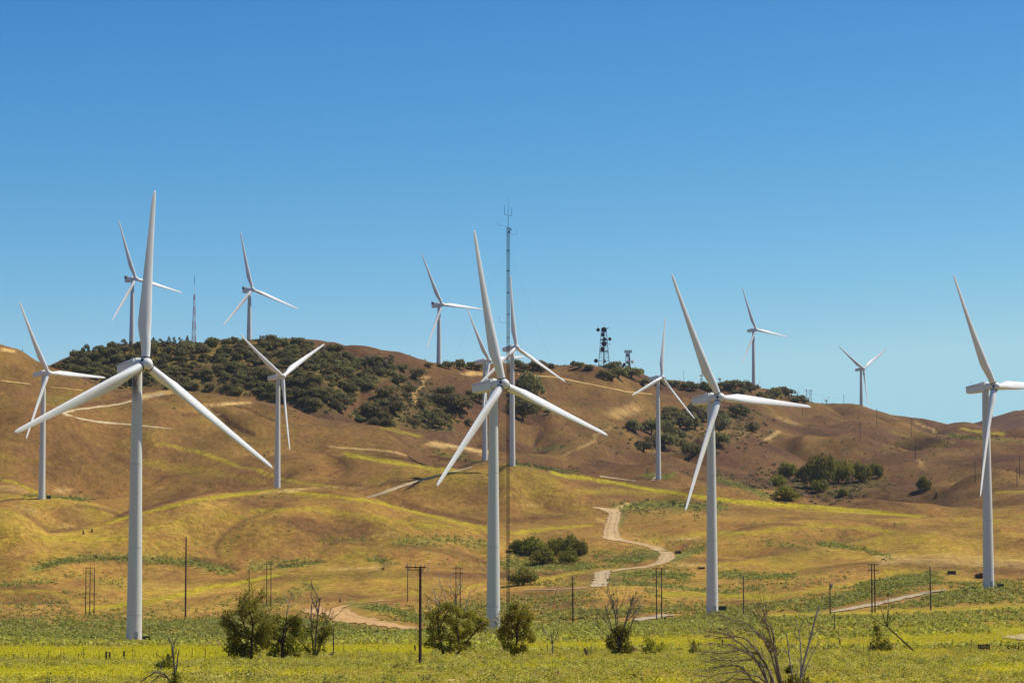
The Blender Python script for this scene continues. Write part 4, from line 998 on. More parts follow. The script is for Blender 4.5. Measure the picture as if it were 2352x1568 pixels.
def crown_mesh(name, seed, mat, lobes=11, n=620, leaf=.17, zr=.62, conifer=False, base=.25, trunkm=True):
    """unit crown: radius about 1, standing on z = 0"""
    rng = np.random.default_rng(seed); P = []; Nn = []
    if conifer:
        hgt = 2.6; k = 12
        for i in range(k):
            z = .35+(hgt-.45)*i/k; rad = (.95*(1-(i/k)**1.3)+.12)*(.7+.5*rng.random())
            m = int(n/k)
            for j in range(4):
                a = rng.random()*6.28; c = np.array([math.cos(a)*rad*.62, math.sin(a)*rad*.62, z+rng.normal()*.08])
                q = rng.normal(size=(m//4, 3)); q /= np.linalg.norm(q, axis=1, keepdims=True)
                P.append(c+q*np.array([.42, .42, .22])*rad*(.6+.4*rng.random((m//4, 1)))); Nn.append(q)
    else:
        for i in range(lobes):
            a = rng.random()*6.28; rr = math.sqrt(rng.random())*.68; z = base+.18+rng.random()*zr*(1.15-rr)
            r = .26+.24*rng.random(); c = np.array([math.cos(a)*rr, math.sin(a)*rr, z])
            m = int(n/lobes); q = rng.normal(size=(m, 3)); q /= np.linalg.norm(q, axis=1, keepdims=True)
            q[:, 2] = np.where(q[:, 2] < -.3, -q[:, 2]*.5, q[:, 2])
            P.append(c+q*r*np.array([1.1, 1.1, .8])*(.72+.36*rng.random((m, 1)))); Nn.append(q)
    P = np.concatenate(P); Nn = np.concatenate(Nn)
    V, Q = quads(P, leaf, rng, Nn)
    tb = MB(); H_ = 2.5 if conifer else .55
    tb.tube([(0, 0, -.25), (.02, .01, H_*.5), (0, .02, H_)], [.085, .06, .02], 6)
    if not conifer:
        for i in range(4):
            a = i*1.6+rng.random(); tb.tube([(0, 0, .18), (math.cos(a)*.3, math.sin(a)*.3, .5), (math.cos(a)*.55, math.sin(a)*.55, .72)], [.045, .03, .012], 5)
    return V, Q, tb

def tree_mesh(name, *a, leafmat=None, **k):
    V, Q, tb = crown_mesh(name, a[0], leafmat, **k)
    me = bpy.data.meshes.new(name); nv = len(V)
    faces = [tuple(q) for q in Q.tolist()]+[tuple(i+nv for i in f) for f in tb.f]
    me.from_pydata(V.tolist()+tb.v, [], faces); me.materials.append(leafmat); me.materials.append(BARK)
    me.polygons.foreach_set('material_index', [0]*len(Q)+[1]*len(tb.f)); me.update(); return me
OAKS = [tree_mesh('oak_tree', 100+i, leafmat=OAKL, lobes=9+i % 5, n=760, leaf=.17, zr=.55+.12*(i % 3), base=.05) for i in range(8)]
PINES = [tree_mesh('pine_tree', 200+i, leafmat=PINEL, n=620, leaf=.2, conifer=True) for i in range(5)]
PINES += [tree_mesh('pine_tree', 230+i, leafmat=PINEL, n=600, leaf=.2, lobes=8, zr=1.7, base=.5) for i in range(3)]

def crown_tree(name, px, py, wpx, hpx, meshes, i, label, cat, group, pos=None):
    B = hit(px, py) if pos is None else pos
    k = mpp(B[1]); r = wpx*k/2; me_ = meshes[i % len(meshes)]
    o = link(name, me_); o.location = B; o.rotation_euler = (0, 0, (i*2.4) % 6.28)
    ztop = 2.6 if (me_ in PINES[:5]) else (2.2 if me_ in PINES else 1.0)
    o.scale = (r, r, hpx*k/ztop)
    return tag(o, label, cat, group)

def inside(poly, x, y):
    c = False; j = len(poly)-1
    for i in range(len(poly)):
        if (poly[i][1] > y) != (poly[j][1] > y) and x < (poly[j][0]-poly[i][0])*(y-poly[i][1])/(poly[j][1]-poly[i][1])+poly[i][0]: c = not c
        j = i
    return c

rr = random.Random(11)
WOODP = [(118,852),(140,842),(185,815),(250,802),(350,796),(450,790),(560,785),(650,785),(720,793),(790,808),(815,832),(900,838),(938,848),(905,868),(850,885),(815,915),(790,952),(745,950),(700,940),(660,924),(590,912),(500,902),(400,894),(330,890),(262,890),(220,874),(165,858)]
GAPS = [(470,852,34,9),(520,900,18,6),(700,905,16,8),(640,830,24,6),(760,815,26,6),(500,880,14,8),(735,925,14,7),(620,880,12,7),(830,850,12,5),(560,835,14,5),(440,835,18,5)]
pts = []; tries = 0
while len(pts) < 290 and tries < 60000:
    tries += 1
    x = rr.uniform(118, 940); y = rr.uniform(785, 952)
    if not inside(WOODP, x, y): continue
    if any(((x-a)/c)**2+((y-b)/d)**2 < 1 for a, b, c, d in GAPS): continue
    if any(abs(x-a)/14.5+abs(y-b)/5.6 < 1 for a, b in pts): continue
    pts.append((x, y))
GW = 'dark oaks covering the left hill'
LW = ['round dark oak in the dense wood at the left end, behind the nearest turbine hub','round dark oak on the wooded hill between the nearest and the V-bladed turbine','round dark oak on the wooded hill right of the V-bladed turbine']
for i, (x, y) in enumerate(sorted(pts, key=lambda q: q[1])):
    w = rr.uniform(25, 46); z = 0 if x < 345 else (1 if x < 640 else 2)
    crown_tree('oak_tree', x, y, w, w*rr.uniform(.42, .62), OAKS, i, LW[z], 'oak tree', GW)
# pines standing over the oaks
pn = [(192,822,24,34),(203,818,16,26),(215,816,14,20),(231,812,16,22),(242,812,14,16),(262,806,13,16),(285,800,20,24),(300,798,16,16),(352,797,20,24),(372,796,18,20),(388,795,18,24),(400,794,15,22),(415,793,12,20),(430,793,15,24),(250,830,18,26),(275,845,18,28),(225,845,18,26),(310,835,18,28),(330,850,16,26),(290,868,16,26),(345,822,16,24),(372,842,16,24),(180,842,16,22),(160,846,14,18),(392,860,15,24),(420,850,14,22),(598,782,10,14),(250,872,15,22)]
for i, (x, y, w, h_) in enumerate(pn):
    crown_tree('pine_tree', x, y, w, h_, PINES[:5] if i % 3 else PINES[5:], i, 'pointed grey-green pine standing above the oaks on the left end of the wooded hill', 'pine tree', 'pines on the wooded hill')
for i, (x, y, w, h_, l) in enumerate([(838,850,26,36,'tall grey pine, left of the two at the right end of the wood'),(855,848,16,34,'slim grey pine beside the tall one at the right end of the wood'),(880,845,24,28,'broad grey pine near the crest at the right end of the wood'),
  (895,845,26,34,'lone rounded grey pine with clear trunk, last on the crest of the wooded hill'),(740,826,28,34,'grey pine under the raised right blade of the V-bladed turbine'),(858,862,26,26,'grey pine below the tall pair at the right end of the wood'),(875,858,24,24,'grey pine downslope of the crest pines')]):
    crown_tree('pine_tree', x, y, w, h_, PINES[5:], i, l, 'pine tree', 'pines on the wooded hill')
oaks = [
 ('oak on the bare spur right of the wooded hill', 'oaks on the bare spur', [(915,884,38,24),(955,872,38,22),(938,902,30,18),(885,910,38,22),(850,893,30,18),(905,930,34,20),(870,935,32,18),(935,915,24,14)]),
 ('dark oak in the clump left of the middle turbine', 'oak clumps left of the middle turbine', [(1005,922,32,18),(1030,908,30,20),(1042,932,36,26),(1060,946,54,38),(1022,928,34,24),(1012,905,26,16),(970,937,30,18),(985,972,44,32),(960,970,30,18),(1000,956,30,16),(1015,966,30,18),(1010,983,40,24),(950,975,26,16)]),
 ('oak in the lower fringe of trees above the brown hill crest', 'oak fringe above the brown crest', [(840,950,34,22),(830,968,28,14),(870,955,44,26),(885,968,40,22),(905,950,42,26),(860,974,30,14),(890,976,30,14),(855,940,30,18),(880,938,34,20),(920,940,24,14)]),
 ('small oak alone on the slope left of the middle tower', 'lone slope oaks', [(1078,976,18,15)]),
 ('oak partly hidden behind the middle turbine', 'oaks behind the middle turbine', [(1085,918,34,22),(1100,924,34,20)]),
 ('big round oak right of the lattice mast under the spinning blades', 'oaks beside the mast', [(1216,912,58,50)]),
 ('dark oak in the gully right of the lattice mast', 'oaks in the mast gully', [(1200,966,60,46),(1228,945,44,36),(1190,945,44,36),(1242,940,20,14),(1258,952,14,12)]),
 ('round oak standing apart left of the upright-bladed turbine', 'lone slope oaks', [(1459,994,44,30)]),
 ('low oak on the slope left of the upright-bladed turbine tower', 'oaks by the upright-bladed turbine', [(1478,1037,36,22),(1496,1024,24,20)]),
 ('dark oak in the gully behind the upright-bladed turbine', 'oaks in the right gully', [(1496,997,38,32),(1526,1030,52,38),(1551,1020,46,34),(1531,988,50,36),(1563,988,58,34),(1596,986,48,32),(1576,972,40,26),(1601,956,42,30),(1540,952,32,18),(1550,970,40,26),(1585,955,30,20),(1540,1010,40,30),(1510,985,30,22),(1560,1010,30,20),(1615,970,36,28)]),
 ('small oak below the right gully, left of the large right tower', 'lone slope oaks', [(1571,1029,22,18)]),
 ('oak with a dark shadow, lowest in the right gully', 'lone slope oaks', [(1588,1048,36,30)]),
 ('dark oak right of the large right tower', 'oaks right of the large tower', [(1651,1022,38,28),(1651,997,42,34),(1658,982,46,30),(1691,958,48,30),(1713,953,28,20),(1668,965,32,20)]),
 ('lone oak on the slope right of the large right tower', 'lone slope oaks', [(1731,991,30,20)]),
 ('skyline oak left of the lattice dish tower', 'oaks along the ridge skyline', [(985,843,18,10),(1010,843,16,8),(1030,847,30,18),(1055,847,36,20),(1082,847,34,17),(1100,849,24,14),(1195,849,26,20),(1206,850,20,12),(1236,850,40,22),(1258,850,26,16),(1330,845,28,14),(1350,848,30,10),(1316,842,14,14)]),
 ('skyline oak at the foot of the lattice dish towers', 'oaks along the ridge skyline', [(1410,855,40,24),(1390,868,32,16),(1420,868,42,22),(1450,869,44,24),(1462,862,30,16),(1405,872,30,14),(1438,862,30,20),(1478,885,32,16),(1510,887,40,20),(1530,884,24,10)]),
 ('low skyline oak right of the upright-bladed turbine', 'oaks along the ridge skyline', [(1550,887,24,12),(1572,894,28,14),(1590,896,30,16),(1585,885,18,10),(1612,893,30,16),(1636,902,40,18),(1660,893,36,16),(1690,894,36,18),(1712,893,30,17),(1668,884,18,10),(1700,906,32,14),(1724,900,38,18),(1742,912,26,12),(1760,914,22,16)]),
 ('dark skyline oak left of the switchyard frame', 'oaks along the ridge skyline', [(1775,919,42,28),(1796,914,30,22),(1765,925,30,18),(1810,906,28,12),(1832,925,34,18),(1846,927,22,12)]),
]
n = 0
for lab, grp, lst in oaks:
    for q in lst:
        n += 1; q = (q[0], q[1], q[2]*1.28, q[3]*1.2); crown_tree('oak_tree', *q, OAKS, n, lab, 'oak tree', grp)

def leafy(name, px, py, wpx, hpx, seed, mat, label, cat, group, n=1500, leaf=.13, lobes=14, zr=.6, base=.22, squash=1.0):
    """broadleaf tree with separate trunk and crown"""
    B = hit(px, py); k = mpp(B[1]); r = wpx*k/2; hz_ = hpx*k
    V, Q, tb = crown_mesh(name, seed, mat, lobes=lobes, n=n, leaf=leaf, zr=zr, base=base)
    root = empty(name, B, (seed*1.7) % 6.28); tag(root, label, cat, group)
    sc = np.array([r, r, hz_/(base+.18+zr*1.0+.2)])
    me_ = np_mesh('crown', V*sc, Q, False, [mat]); link('crown', me_, root)
    tb.v = [(x*sc[0], y*sc[1], z*sc[2]*1.1) for x, y, z in tb.v]; tb.build('trunk', BARK, root, True)
    return root
GC = 'broadleaf trees in the right ravine'
for i, (x, y, w, h_, l) in enumerate([(1809,1098,38,40,'leafy tree standing left of the big grove in the right ravine'),(1884,1122,66,76,'largest dark leafy tree in the grove of the right ravine'),(1926,1110,54,62,'second large leafy tree, right in the main ravine grove'),
 (1976,1106,44,52,'upright leafy tree just right of the main ravine grove'),(2002,1090,26,32,'small leafy tree between the two right trees of the ravine'),(2018,1097,22,34,'slim leafy tree at the right end of the ravine row'),(1789,1116,32,28,'low dark bush left below the ravine grove'),
 (1809,1150,52,38,'bright leafy tree lowest at the left of the ravine, on the yellow crest'),(1884,1130,36,34,'small round tree in front of the big ravine trees'),(1845,1105,30,34,'thin tree at the left flank of the main ravine grove'),(2124,1126,30,34,'single leafy tree alone on the slope right of the ravine'),(1936,1138,24,18,'small bush at the lower edge right of the ravine grove')]):
    leafy('broadleaf_tree', x, y, w*1.25, h_*1.08, 300+i, GREENL if i in (0, 7, 10) else DARKL, l, 'tree' if h_ > 29 else 'bush', GC, base=-.05, n=2400, lobes=18, zr=.75, leaf=.11)
GK = 'green thicket beside the winding road'
for i, (x, y, w, h_, l) in enumerate([(1190,1268,36,30,'leftmost pale green tree of the thicket by the winding road'),(1220,1273,58,40,'tall bright green tree at the left of the roadside thicket'),(1243,1294,52,36,'dark lower tree at the front of the roadside thicket'),
 (1274,1274,40,34,'middle tree between the two halves of the roadside thicket'),(1305,1276,50,44,'tall rounded tree at the right half of the roadside thicket'),(1306,1292,40,30,'lower dark tree at the right front of the roadside thicket'),(1332,1273,30,34,'rightmost upright tree of the roadside thicket'),(1203,1344,58,36,'separate round green bush below the roadside thicket')]):
    leafy('thicket_tree', x, y, w*1.34, h_*1.12, 340+i, GREENL, l, 'tree' if i < 7 else 'bush', GK, n=2600, base=-.06, lobes=18, leaf=.1)

# ------------------------------------------------------------------ branching trees of the foreground
class Grow:
    def __init__(s, seed): s.r = random.Random(seed); s.live = MB(); s.dead = MB(); s.L = []; s.twig = []
    def seg(s, p, d, ln, r, lev, maxlev, leafy=True, wander=.18, kids=(3, 4), up=.08, deadz=1e9, ang=(.45, .95), shrink=(.55, .78), bend=None, leaf_from=2, nleaf=10, spread=.35):
        pts = [p]; n = 5; dd = d.normalized()
        for i in range(n):
            dd = (dd+Vector((s.r.gauss(0, wander), s.r.gauss(0, wander), s.r.gauss(0, wander)+up))*.5)
            if bend is not None: dd = dd+bend*.12
            dd.normalize(); pts.append(pts[-1]+dd*ln/n)
        dead = (pts[-1].z > deadz) or not leafy
        (s.dead if dead else s.live).tube(pts, [r*(1-.42*i/n) for i in range(n+1)], 6 if lev < 2 else 4, 0, False)
        if not dead and lev >= leaf_from:
            for q in pts[1:]:
                for _ in range(nleaf): s.L.append((q.x+s.r.gauss(0, spread), q.y+s.r.gauss(0, spread), q.z+s.r.gauss(0, spread*.8)))
        if lev < maxlev:
            for _ in range(s.r.randint(*kids)):
                t = s.r.uniform(.35, 1.0); i = min(int(t*n), n-1); q = pts[i].lerp(pts[i+1], t*n-i)
                ax = dd.orthogonal().normalized(); ax.rotate(Matrix.Rotation(s.r.uniform(0, 6.28), 3, dd))
                nd = (pts[i+1]-pts[i]).normalized(); nd.rotate(Matrix.Rotation(s.r.uniform(*ang), 3, ax))
                s.seg(q, nd, ln*s.r.uniform(*shrink), r*.55, lev+1, maxlev, leafy and s.r.random() > .06, wander, kids, up, deadz, ang, shrink, bend, leaf_from, nleaf, spread)
    def cloud(s, c, rad, n):
        for _ in range(int(n*1.15)):
            v = Vector((s.r.gauss(0, 1), s.r.gauss(0, 1), s.r.gauss(0, 1))); v.normalize(); v *= (.35+.65*s.r.random())
            s.L.append((c[0]+v.x*rad[0]*1.12, c[1]+v.y*rad[1]*1.12, c[2]+v.z*rad[2]*1.12))
    def out(s, root, mat, leaf=.16, barkm=None, deadm=None):
        if s.live.v: s.live.build('trunk', barkm or BARK, root, True)
        if s.dead.v: s.dead.build('dead_branches', deadm or PALEB, root, True)
        if s.L:
            A_ = np.array(s.L); cen = A_.mean(0)-np.array([0, 0, .5]); nr = (A_-cen); nr /= np.linalg.norm(nr, axis=1, keepdims=True)+1e-6
            V, Q = quads(A_, leaf, np.random.default_rng(len(s.L)), nr*.6, asp=1.25)
            link('crown', np_mesh('crown', V, Q, False, [mat]), root)

def V3(*a): return Vector(a)
GF = 'small trees along the wire fence'
def plant(name, px, py, label, cat='tree', group=GF, Y=None):
    B = on(px, Y) if Y else hit(px, py)
    root = empty(name, B, 0); tag(root, label, cat, group); return root, B, mpp(B[1])
# 1 tall spreading tree, left
root, B, k = plant('leafy_tree', 577, 1514, 'tallest dark leafy tree, leftmost of the three, with a drooping left side')
g = Grow(21)
g.seg(V3(0,0,-.1), V3(0,0,1), 55*k, .2, 0, 0, wander=.05, leaf_from=9)
for x, y, z, ln, r in ((-.5,.2,.9,62,.12),(.25,-.3,1,80,.13),(.75,.2,.7,52,.1),(-.9,-.1,.45,56,.1),(-.15,.5,1,74,.1),(-.7,.5,-.05,40,.07),(.6,-.5,.25,36,.06)):
    g.seg(V3(0,0,(46+random.uniform(-8,8))*k), V3(x,y,z), ln*k, r, 1, 3, kids=(3,4), nleaf=9, spread=.26, up=.0)
for _ in range(16):
    a = g.r.uniform(0, 6.28); g.cloud((math.cos(a)*(26+10*g.r.random())*k-10*k, math.sin(a)*20*k, g.r.uniform(20, 60)*k), (11*k, 11*k, 16*k), 120)
for c in ((-44,0,42),(-52,0,24),(-30,0,70),(-20,0,105),(2,0,122),(24,0,105),(30,0,72),(34,0,50),(10,0,88),(-48,0,62),(-12,0,60),(20,0,30),(-6,0,10),(-28,0,14)):
    g.cloud((c[0]*k, g.r.uniform(-20, 20)*k, c[2]*k), (16*k, 16*k, 15*k), 150)
g.out(root, DARKL, .19)
# 2 dense tree
root, B, k = plant('leafy_tree', 648, 1513, 'dense dark rounded tree, second of the three trees at left')
g = Grow(22); g.seg(V3(0,0,-.1), V3(.02,0,1), 50*k, .24, 0, 0, wander=.05, leaf_from=9)
for x, y, z, ln, r in ((-.5,.2,.9,55,.12),(.25,-.3,1,62,.13),(.6,.2,.7,40,.1),(-.6,-.1,.45,40,.1),(.1,.5,1,55,.1)):
    g.seg(V3(0,0,36*k), V3(x,y,z), ln*k, r, 1, 3, kids=(3,4), nleaf=8, spread=.3, up=.02, deadz=108*k)
for c in ((-26,0,78),(-10,0,92),(14,0,88),(30,0,80),(-22,0,56),(26,0,58),(0,0,70),(-34,0,34),(-14,0,26),(12,0,22),(30,0,28),(34,0,14),(-22,0,12),(8,0,8),(0,0,44),(-30,0,90),(20,0,44)):
    g.cloud((c[0]*k, g.r.uniform(-18, 18)*k, c[2]*k), (14*k, 14*k, 13*k), 210)
g.out(root, DARKL, .19)
# 3 half dead tree
root, B, k = plant('half_dead_tree', 723, 1511, 'half dead tree with tall bleached bare limbs, third of the three trees at left')
g = Grow(23)
for x, z, ln, r in ((-.28,1,125,.12),(0.02,1,140,.14),(.25,1,120,.1),(-.75,1,95,.09),(.5,1,70,.08)):
    g.seg(V3(x*4*k,0,0), V3(x,g.r.uniform(-.2,.2),z), ln*k, r, 0, 2, kids=(4,6), nleaf=7, spread=.22, deadz=72*k, wander=.12, shrink=(.2,.4), leaf_from=1)
for c in ((-26,0,48),(-12,0,60),(14,0,55),(26,0,48),(-20,0,26),(14,0,24),(0,0,40),(30,0,66),(4,0,78),(-6,0,14),(22,0,90)):
    g.cloud((c[0]*k, g.r.uniform(-14, 14)*k, c[2]*k), (13*k, 13*k, 13*k), 105)
g.out(root, DARKL, .18, deadm=GREYB)
# 4 big leaning tree with bleached crown
root, B, k = plant('leaning_tree', 1047, 1504, 'big bright green tree with leaning trunk and bleached dead branches on top')
g = Grow(24); g.seg(V3(0,0,-.1), V3(.62,-.1,.8), 86*k, .17, 0, 0, wander=.06, leaf_from=9, up=0)
g.seg(V3(-28*k,.5,0), V3(-.25,.1,1), 90*k, .2, 0, 1, wander=.08, kids=(3,4), leaf_from=9)
g.seg(V3(52*k,0,70*k), V3(.9,.1,.35), 44*k, .09, 1, 3, kids=(2,3), leafy=False, up=-.05)
g.seg(V3(56*k,0,64*k), V3(.9,.1,-.35), 46*k, .06, 1, 3, kids=(1,2), leafy=False, up=-.12)
g.seg(V3(10*k,0,12*k), V3(-.2,0,1), 110*k, .12, 1, 3, kids=(3,4), nleaf=4)
for x, z0, dx, ln in ((-36,95,-.12,62),(-6,105,.22,64),(18,92,.3,58),(-50,75,-.55,58),(-20,110,.02,54),(4,100,-.1,60)):
    g.seg(V3(x*k,g.r.uniform(-.6,.6),z0*k), V3(dx,g.r.uniform(-.2,.2),1), ln*k, .075, 1, 3, leafy=False, kids=(2,4), wander=.2, up=.02, shrink=(.35,.6))
for c in ((-40,100),(-22,112),(0,104),(-46,78),(-20,84),(14,92),(34,92),(46,80),(56,64),(28,72),(-4,74),(-34,58),(-50,40),(-40,22),(-18,14),(-8,34),(12,46),(-24,42),(-56,58),(0,58),(30,54),(-62,26),(22,24),(66,76),(-58,90),(10,20)):
    g.cloud((c[0]*k, g.r.uniform(-30, 30)*k, c[1]*k), (15*k, 15*k, 11*k), 260)
g.out(root, ELML, .19)
# 5 upright tree right of the tower
root, B, k = plant('leafy_tree', 1187, 1507, 'windblown green tree right of the middle turbine foot, over the mast base')
g = Grow(25); g.seg(V3(0,0,-.1), V3(.03,0,1), 70*k, .18, 0, 0, wander=.05, leaf_from=9)
for x, y, z, ln, r in ((-.3,.2,1,55,.1),(.3,-.3,1,55,.1),(.8,.2,.8,40,.08),(-.6,-.1,.6,36,.08),(0,.3,1,50,.09)):
    g.seg(V3(0,0,(38+g.r.uniform(-12,14))*k), V3(x,y,z), ln*k, r, 1, 3, kids=(3,4), nleaf=7, spread=.25, up=.02)
for c in ((-8,108),(-2,94),(10,84),(-16,86),(22,70),(-22,62),(0,66),(28,52),(-32,44),(-14,46),(12,44),(34,40),(-24,26),(-8,22),(14,20),(-30,60),(20,96),(-4,10)):
    g.cloud((c[0]*k, g.r.uniform(-20, 20)*k, c[1]*k), (12*k, 12*k, 12*k), 220)
g.out(root, ELML, .18)
# 6 bare sapling
root, B, k = plant('bare_sapling', 1270, 1505, 'small leafless sapling with a forked trunk, between the green tree and the stump')
g = Grow(26); g.seg(V3(0,0,-.1), V3(-.08,0,1), 30*k, .11, 0, 0, leafy=False, wander=.06)
for x, ln in ((-.45,50),(.6,42),(.15,36),(-.15,30)): g.seg(V3(-2*k,0,26*k), V3(x,g.r.uniform(-.3,.3),1), ln*k, .06, 1, 3, leafy=False, kids=(2,3), wander=.12, shrink=(.3,.5))
g.out(root, DARKL, deadm=GREYB)
# 7 dead-topped tree
root, B, k = plant('dead_topped_tree', 1423, 1503, 'tree with a bare grey dead top over a dark green bushy base')
g = Grow(27)
for x, ln, r in ((-.55,95,.11),(-.12,110,.12),(.22,120,.14),(.5,80,.1),(-.8,70,.07),(0,90,.08)):
    g.seg(V3(x*6*k,g.r.uniform(-.3,.3),20*k), V3(x,g.r.uniform(-.25,.25),1), ln*k, r, 0, 3, leafy=False, kids=(2,4), wander=.14, shrink=(.35,.55), ang=(.3,.8))
g.seg(V3(0,0,-.1), V3(0,0,1), 50*k, .2, 0, 0, wander=.05, leaf_from=9)
for c in ((-18,38),(-4,46),(14,40),(-20,22),(0,28),(18,22),(-10,10),(8,10),(22,10),(-24,30),(6,56),(-8,56),(18,54)):
    g.cloud((c[0]*k, g.r.uniform(-14, 14)*k, c[1]*k), (11*k, 11*k, 12*k), 190)
g.out(root, DARKL, .19, deadm=GREYB)
# 8 bushes
def bush(name, px, py, clouds, label, mat, n=120, leaf=.16, seed=1, cat='bush', stems=5, Y=None):
    root, B, k = plant(name, px, py, label, cat, 'bushes among the fence trees', Y); g = Grow(seed)
    for _ in range(stems): g.seg(V3(g.r.uniform(-6,6)*k,0,-.05), V3(g.r.uniform(-.5,.4),g.r.uniform(-.4,.4),1), 36*k, .04, 0, 1, kids=(2,3), leaf_from=9)
    for x, z, rx, rz in clouds: g.cloud((x*k, g.r.uniform(-8, 8)*k, z*k), (rx*k, rx*k, rz*k), n)
    g.out(root, mat, leaf); return root
bush('green_bush', 1500, 1503, [(-14,34,8,14),(-8,18,10,12),(4,14,12,10),(16,16,8,12),(-2,28,8,10),(22,22,6,10),(-18,10,8,8)], 'feathery green bush right of the dead-topped tree', ELML, 110, .17, 31)
bush('green_bush', 1597, 1501, [(0,12,9,9),(-3,22,5,8),(10,8,10,6),(-9,8,7,6)], 'small pointed yellow-green bush left of the blown bare branches', ELML, 110, .16, 32)
root, B, k = plant('leaning_dead_trunk', 2102, 1496, 'brown dead trunk leaning left over a round bush, bare twigs on top', 'dead tree', 'dead trees')
g = Grow(33); g.dead.tube([V3(2*k,0,-.2), V3(-18*k,0,16*k), V3(-42*k,0,38*k), V3(-62*k,0,56*k), V3(-66*k,0,60*k)], [.13,.12,.10,.085,.07], 8)
for x, z, ln in ((.1,1,62),(-.5,1,48),(.55,1,34),(-1,.45,44),(.7,.6,26),(.0,1,40)): g.seg(V3(-64*k,0,58*k), V3(x,g.r.uniform(-.3,.3),z), ln*k, .055, 1, 3, leafy=False, kids=(2,3), wander=.14, shrink=(.35,.55))
g.out(root, DARKL, deadm=BARK)
bush('round_bush', 2027, 1498, [(-20,20,14,14),(-4,26,14,16),(10,20,12,16),(-10,44,11,12),(-2,10,16,9),(16,10,10,8),(-24,8,12,8),(-14,56,8,8)], 'dense round green bush under the leaning dead trunk', GREENL, 190, .17, 34, stems=3)
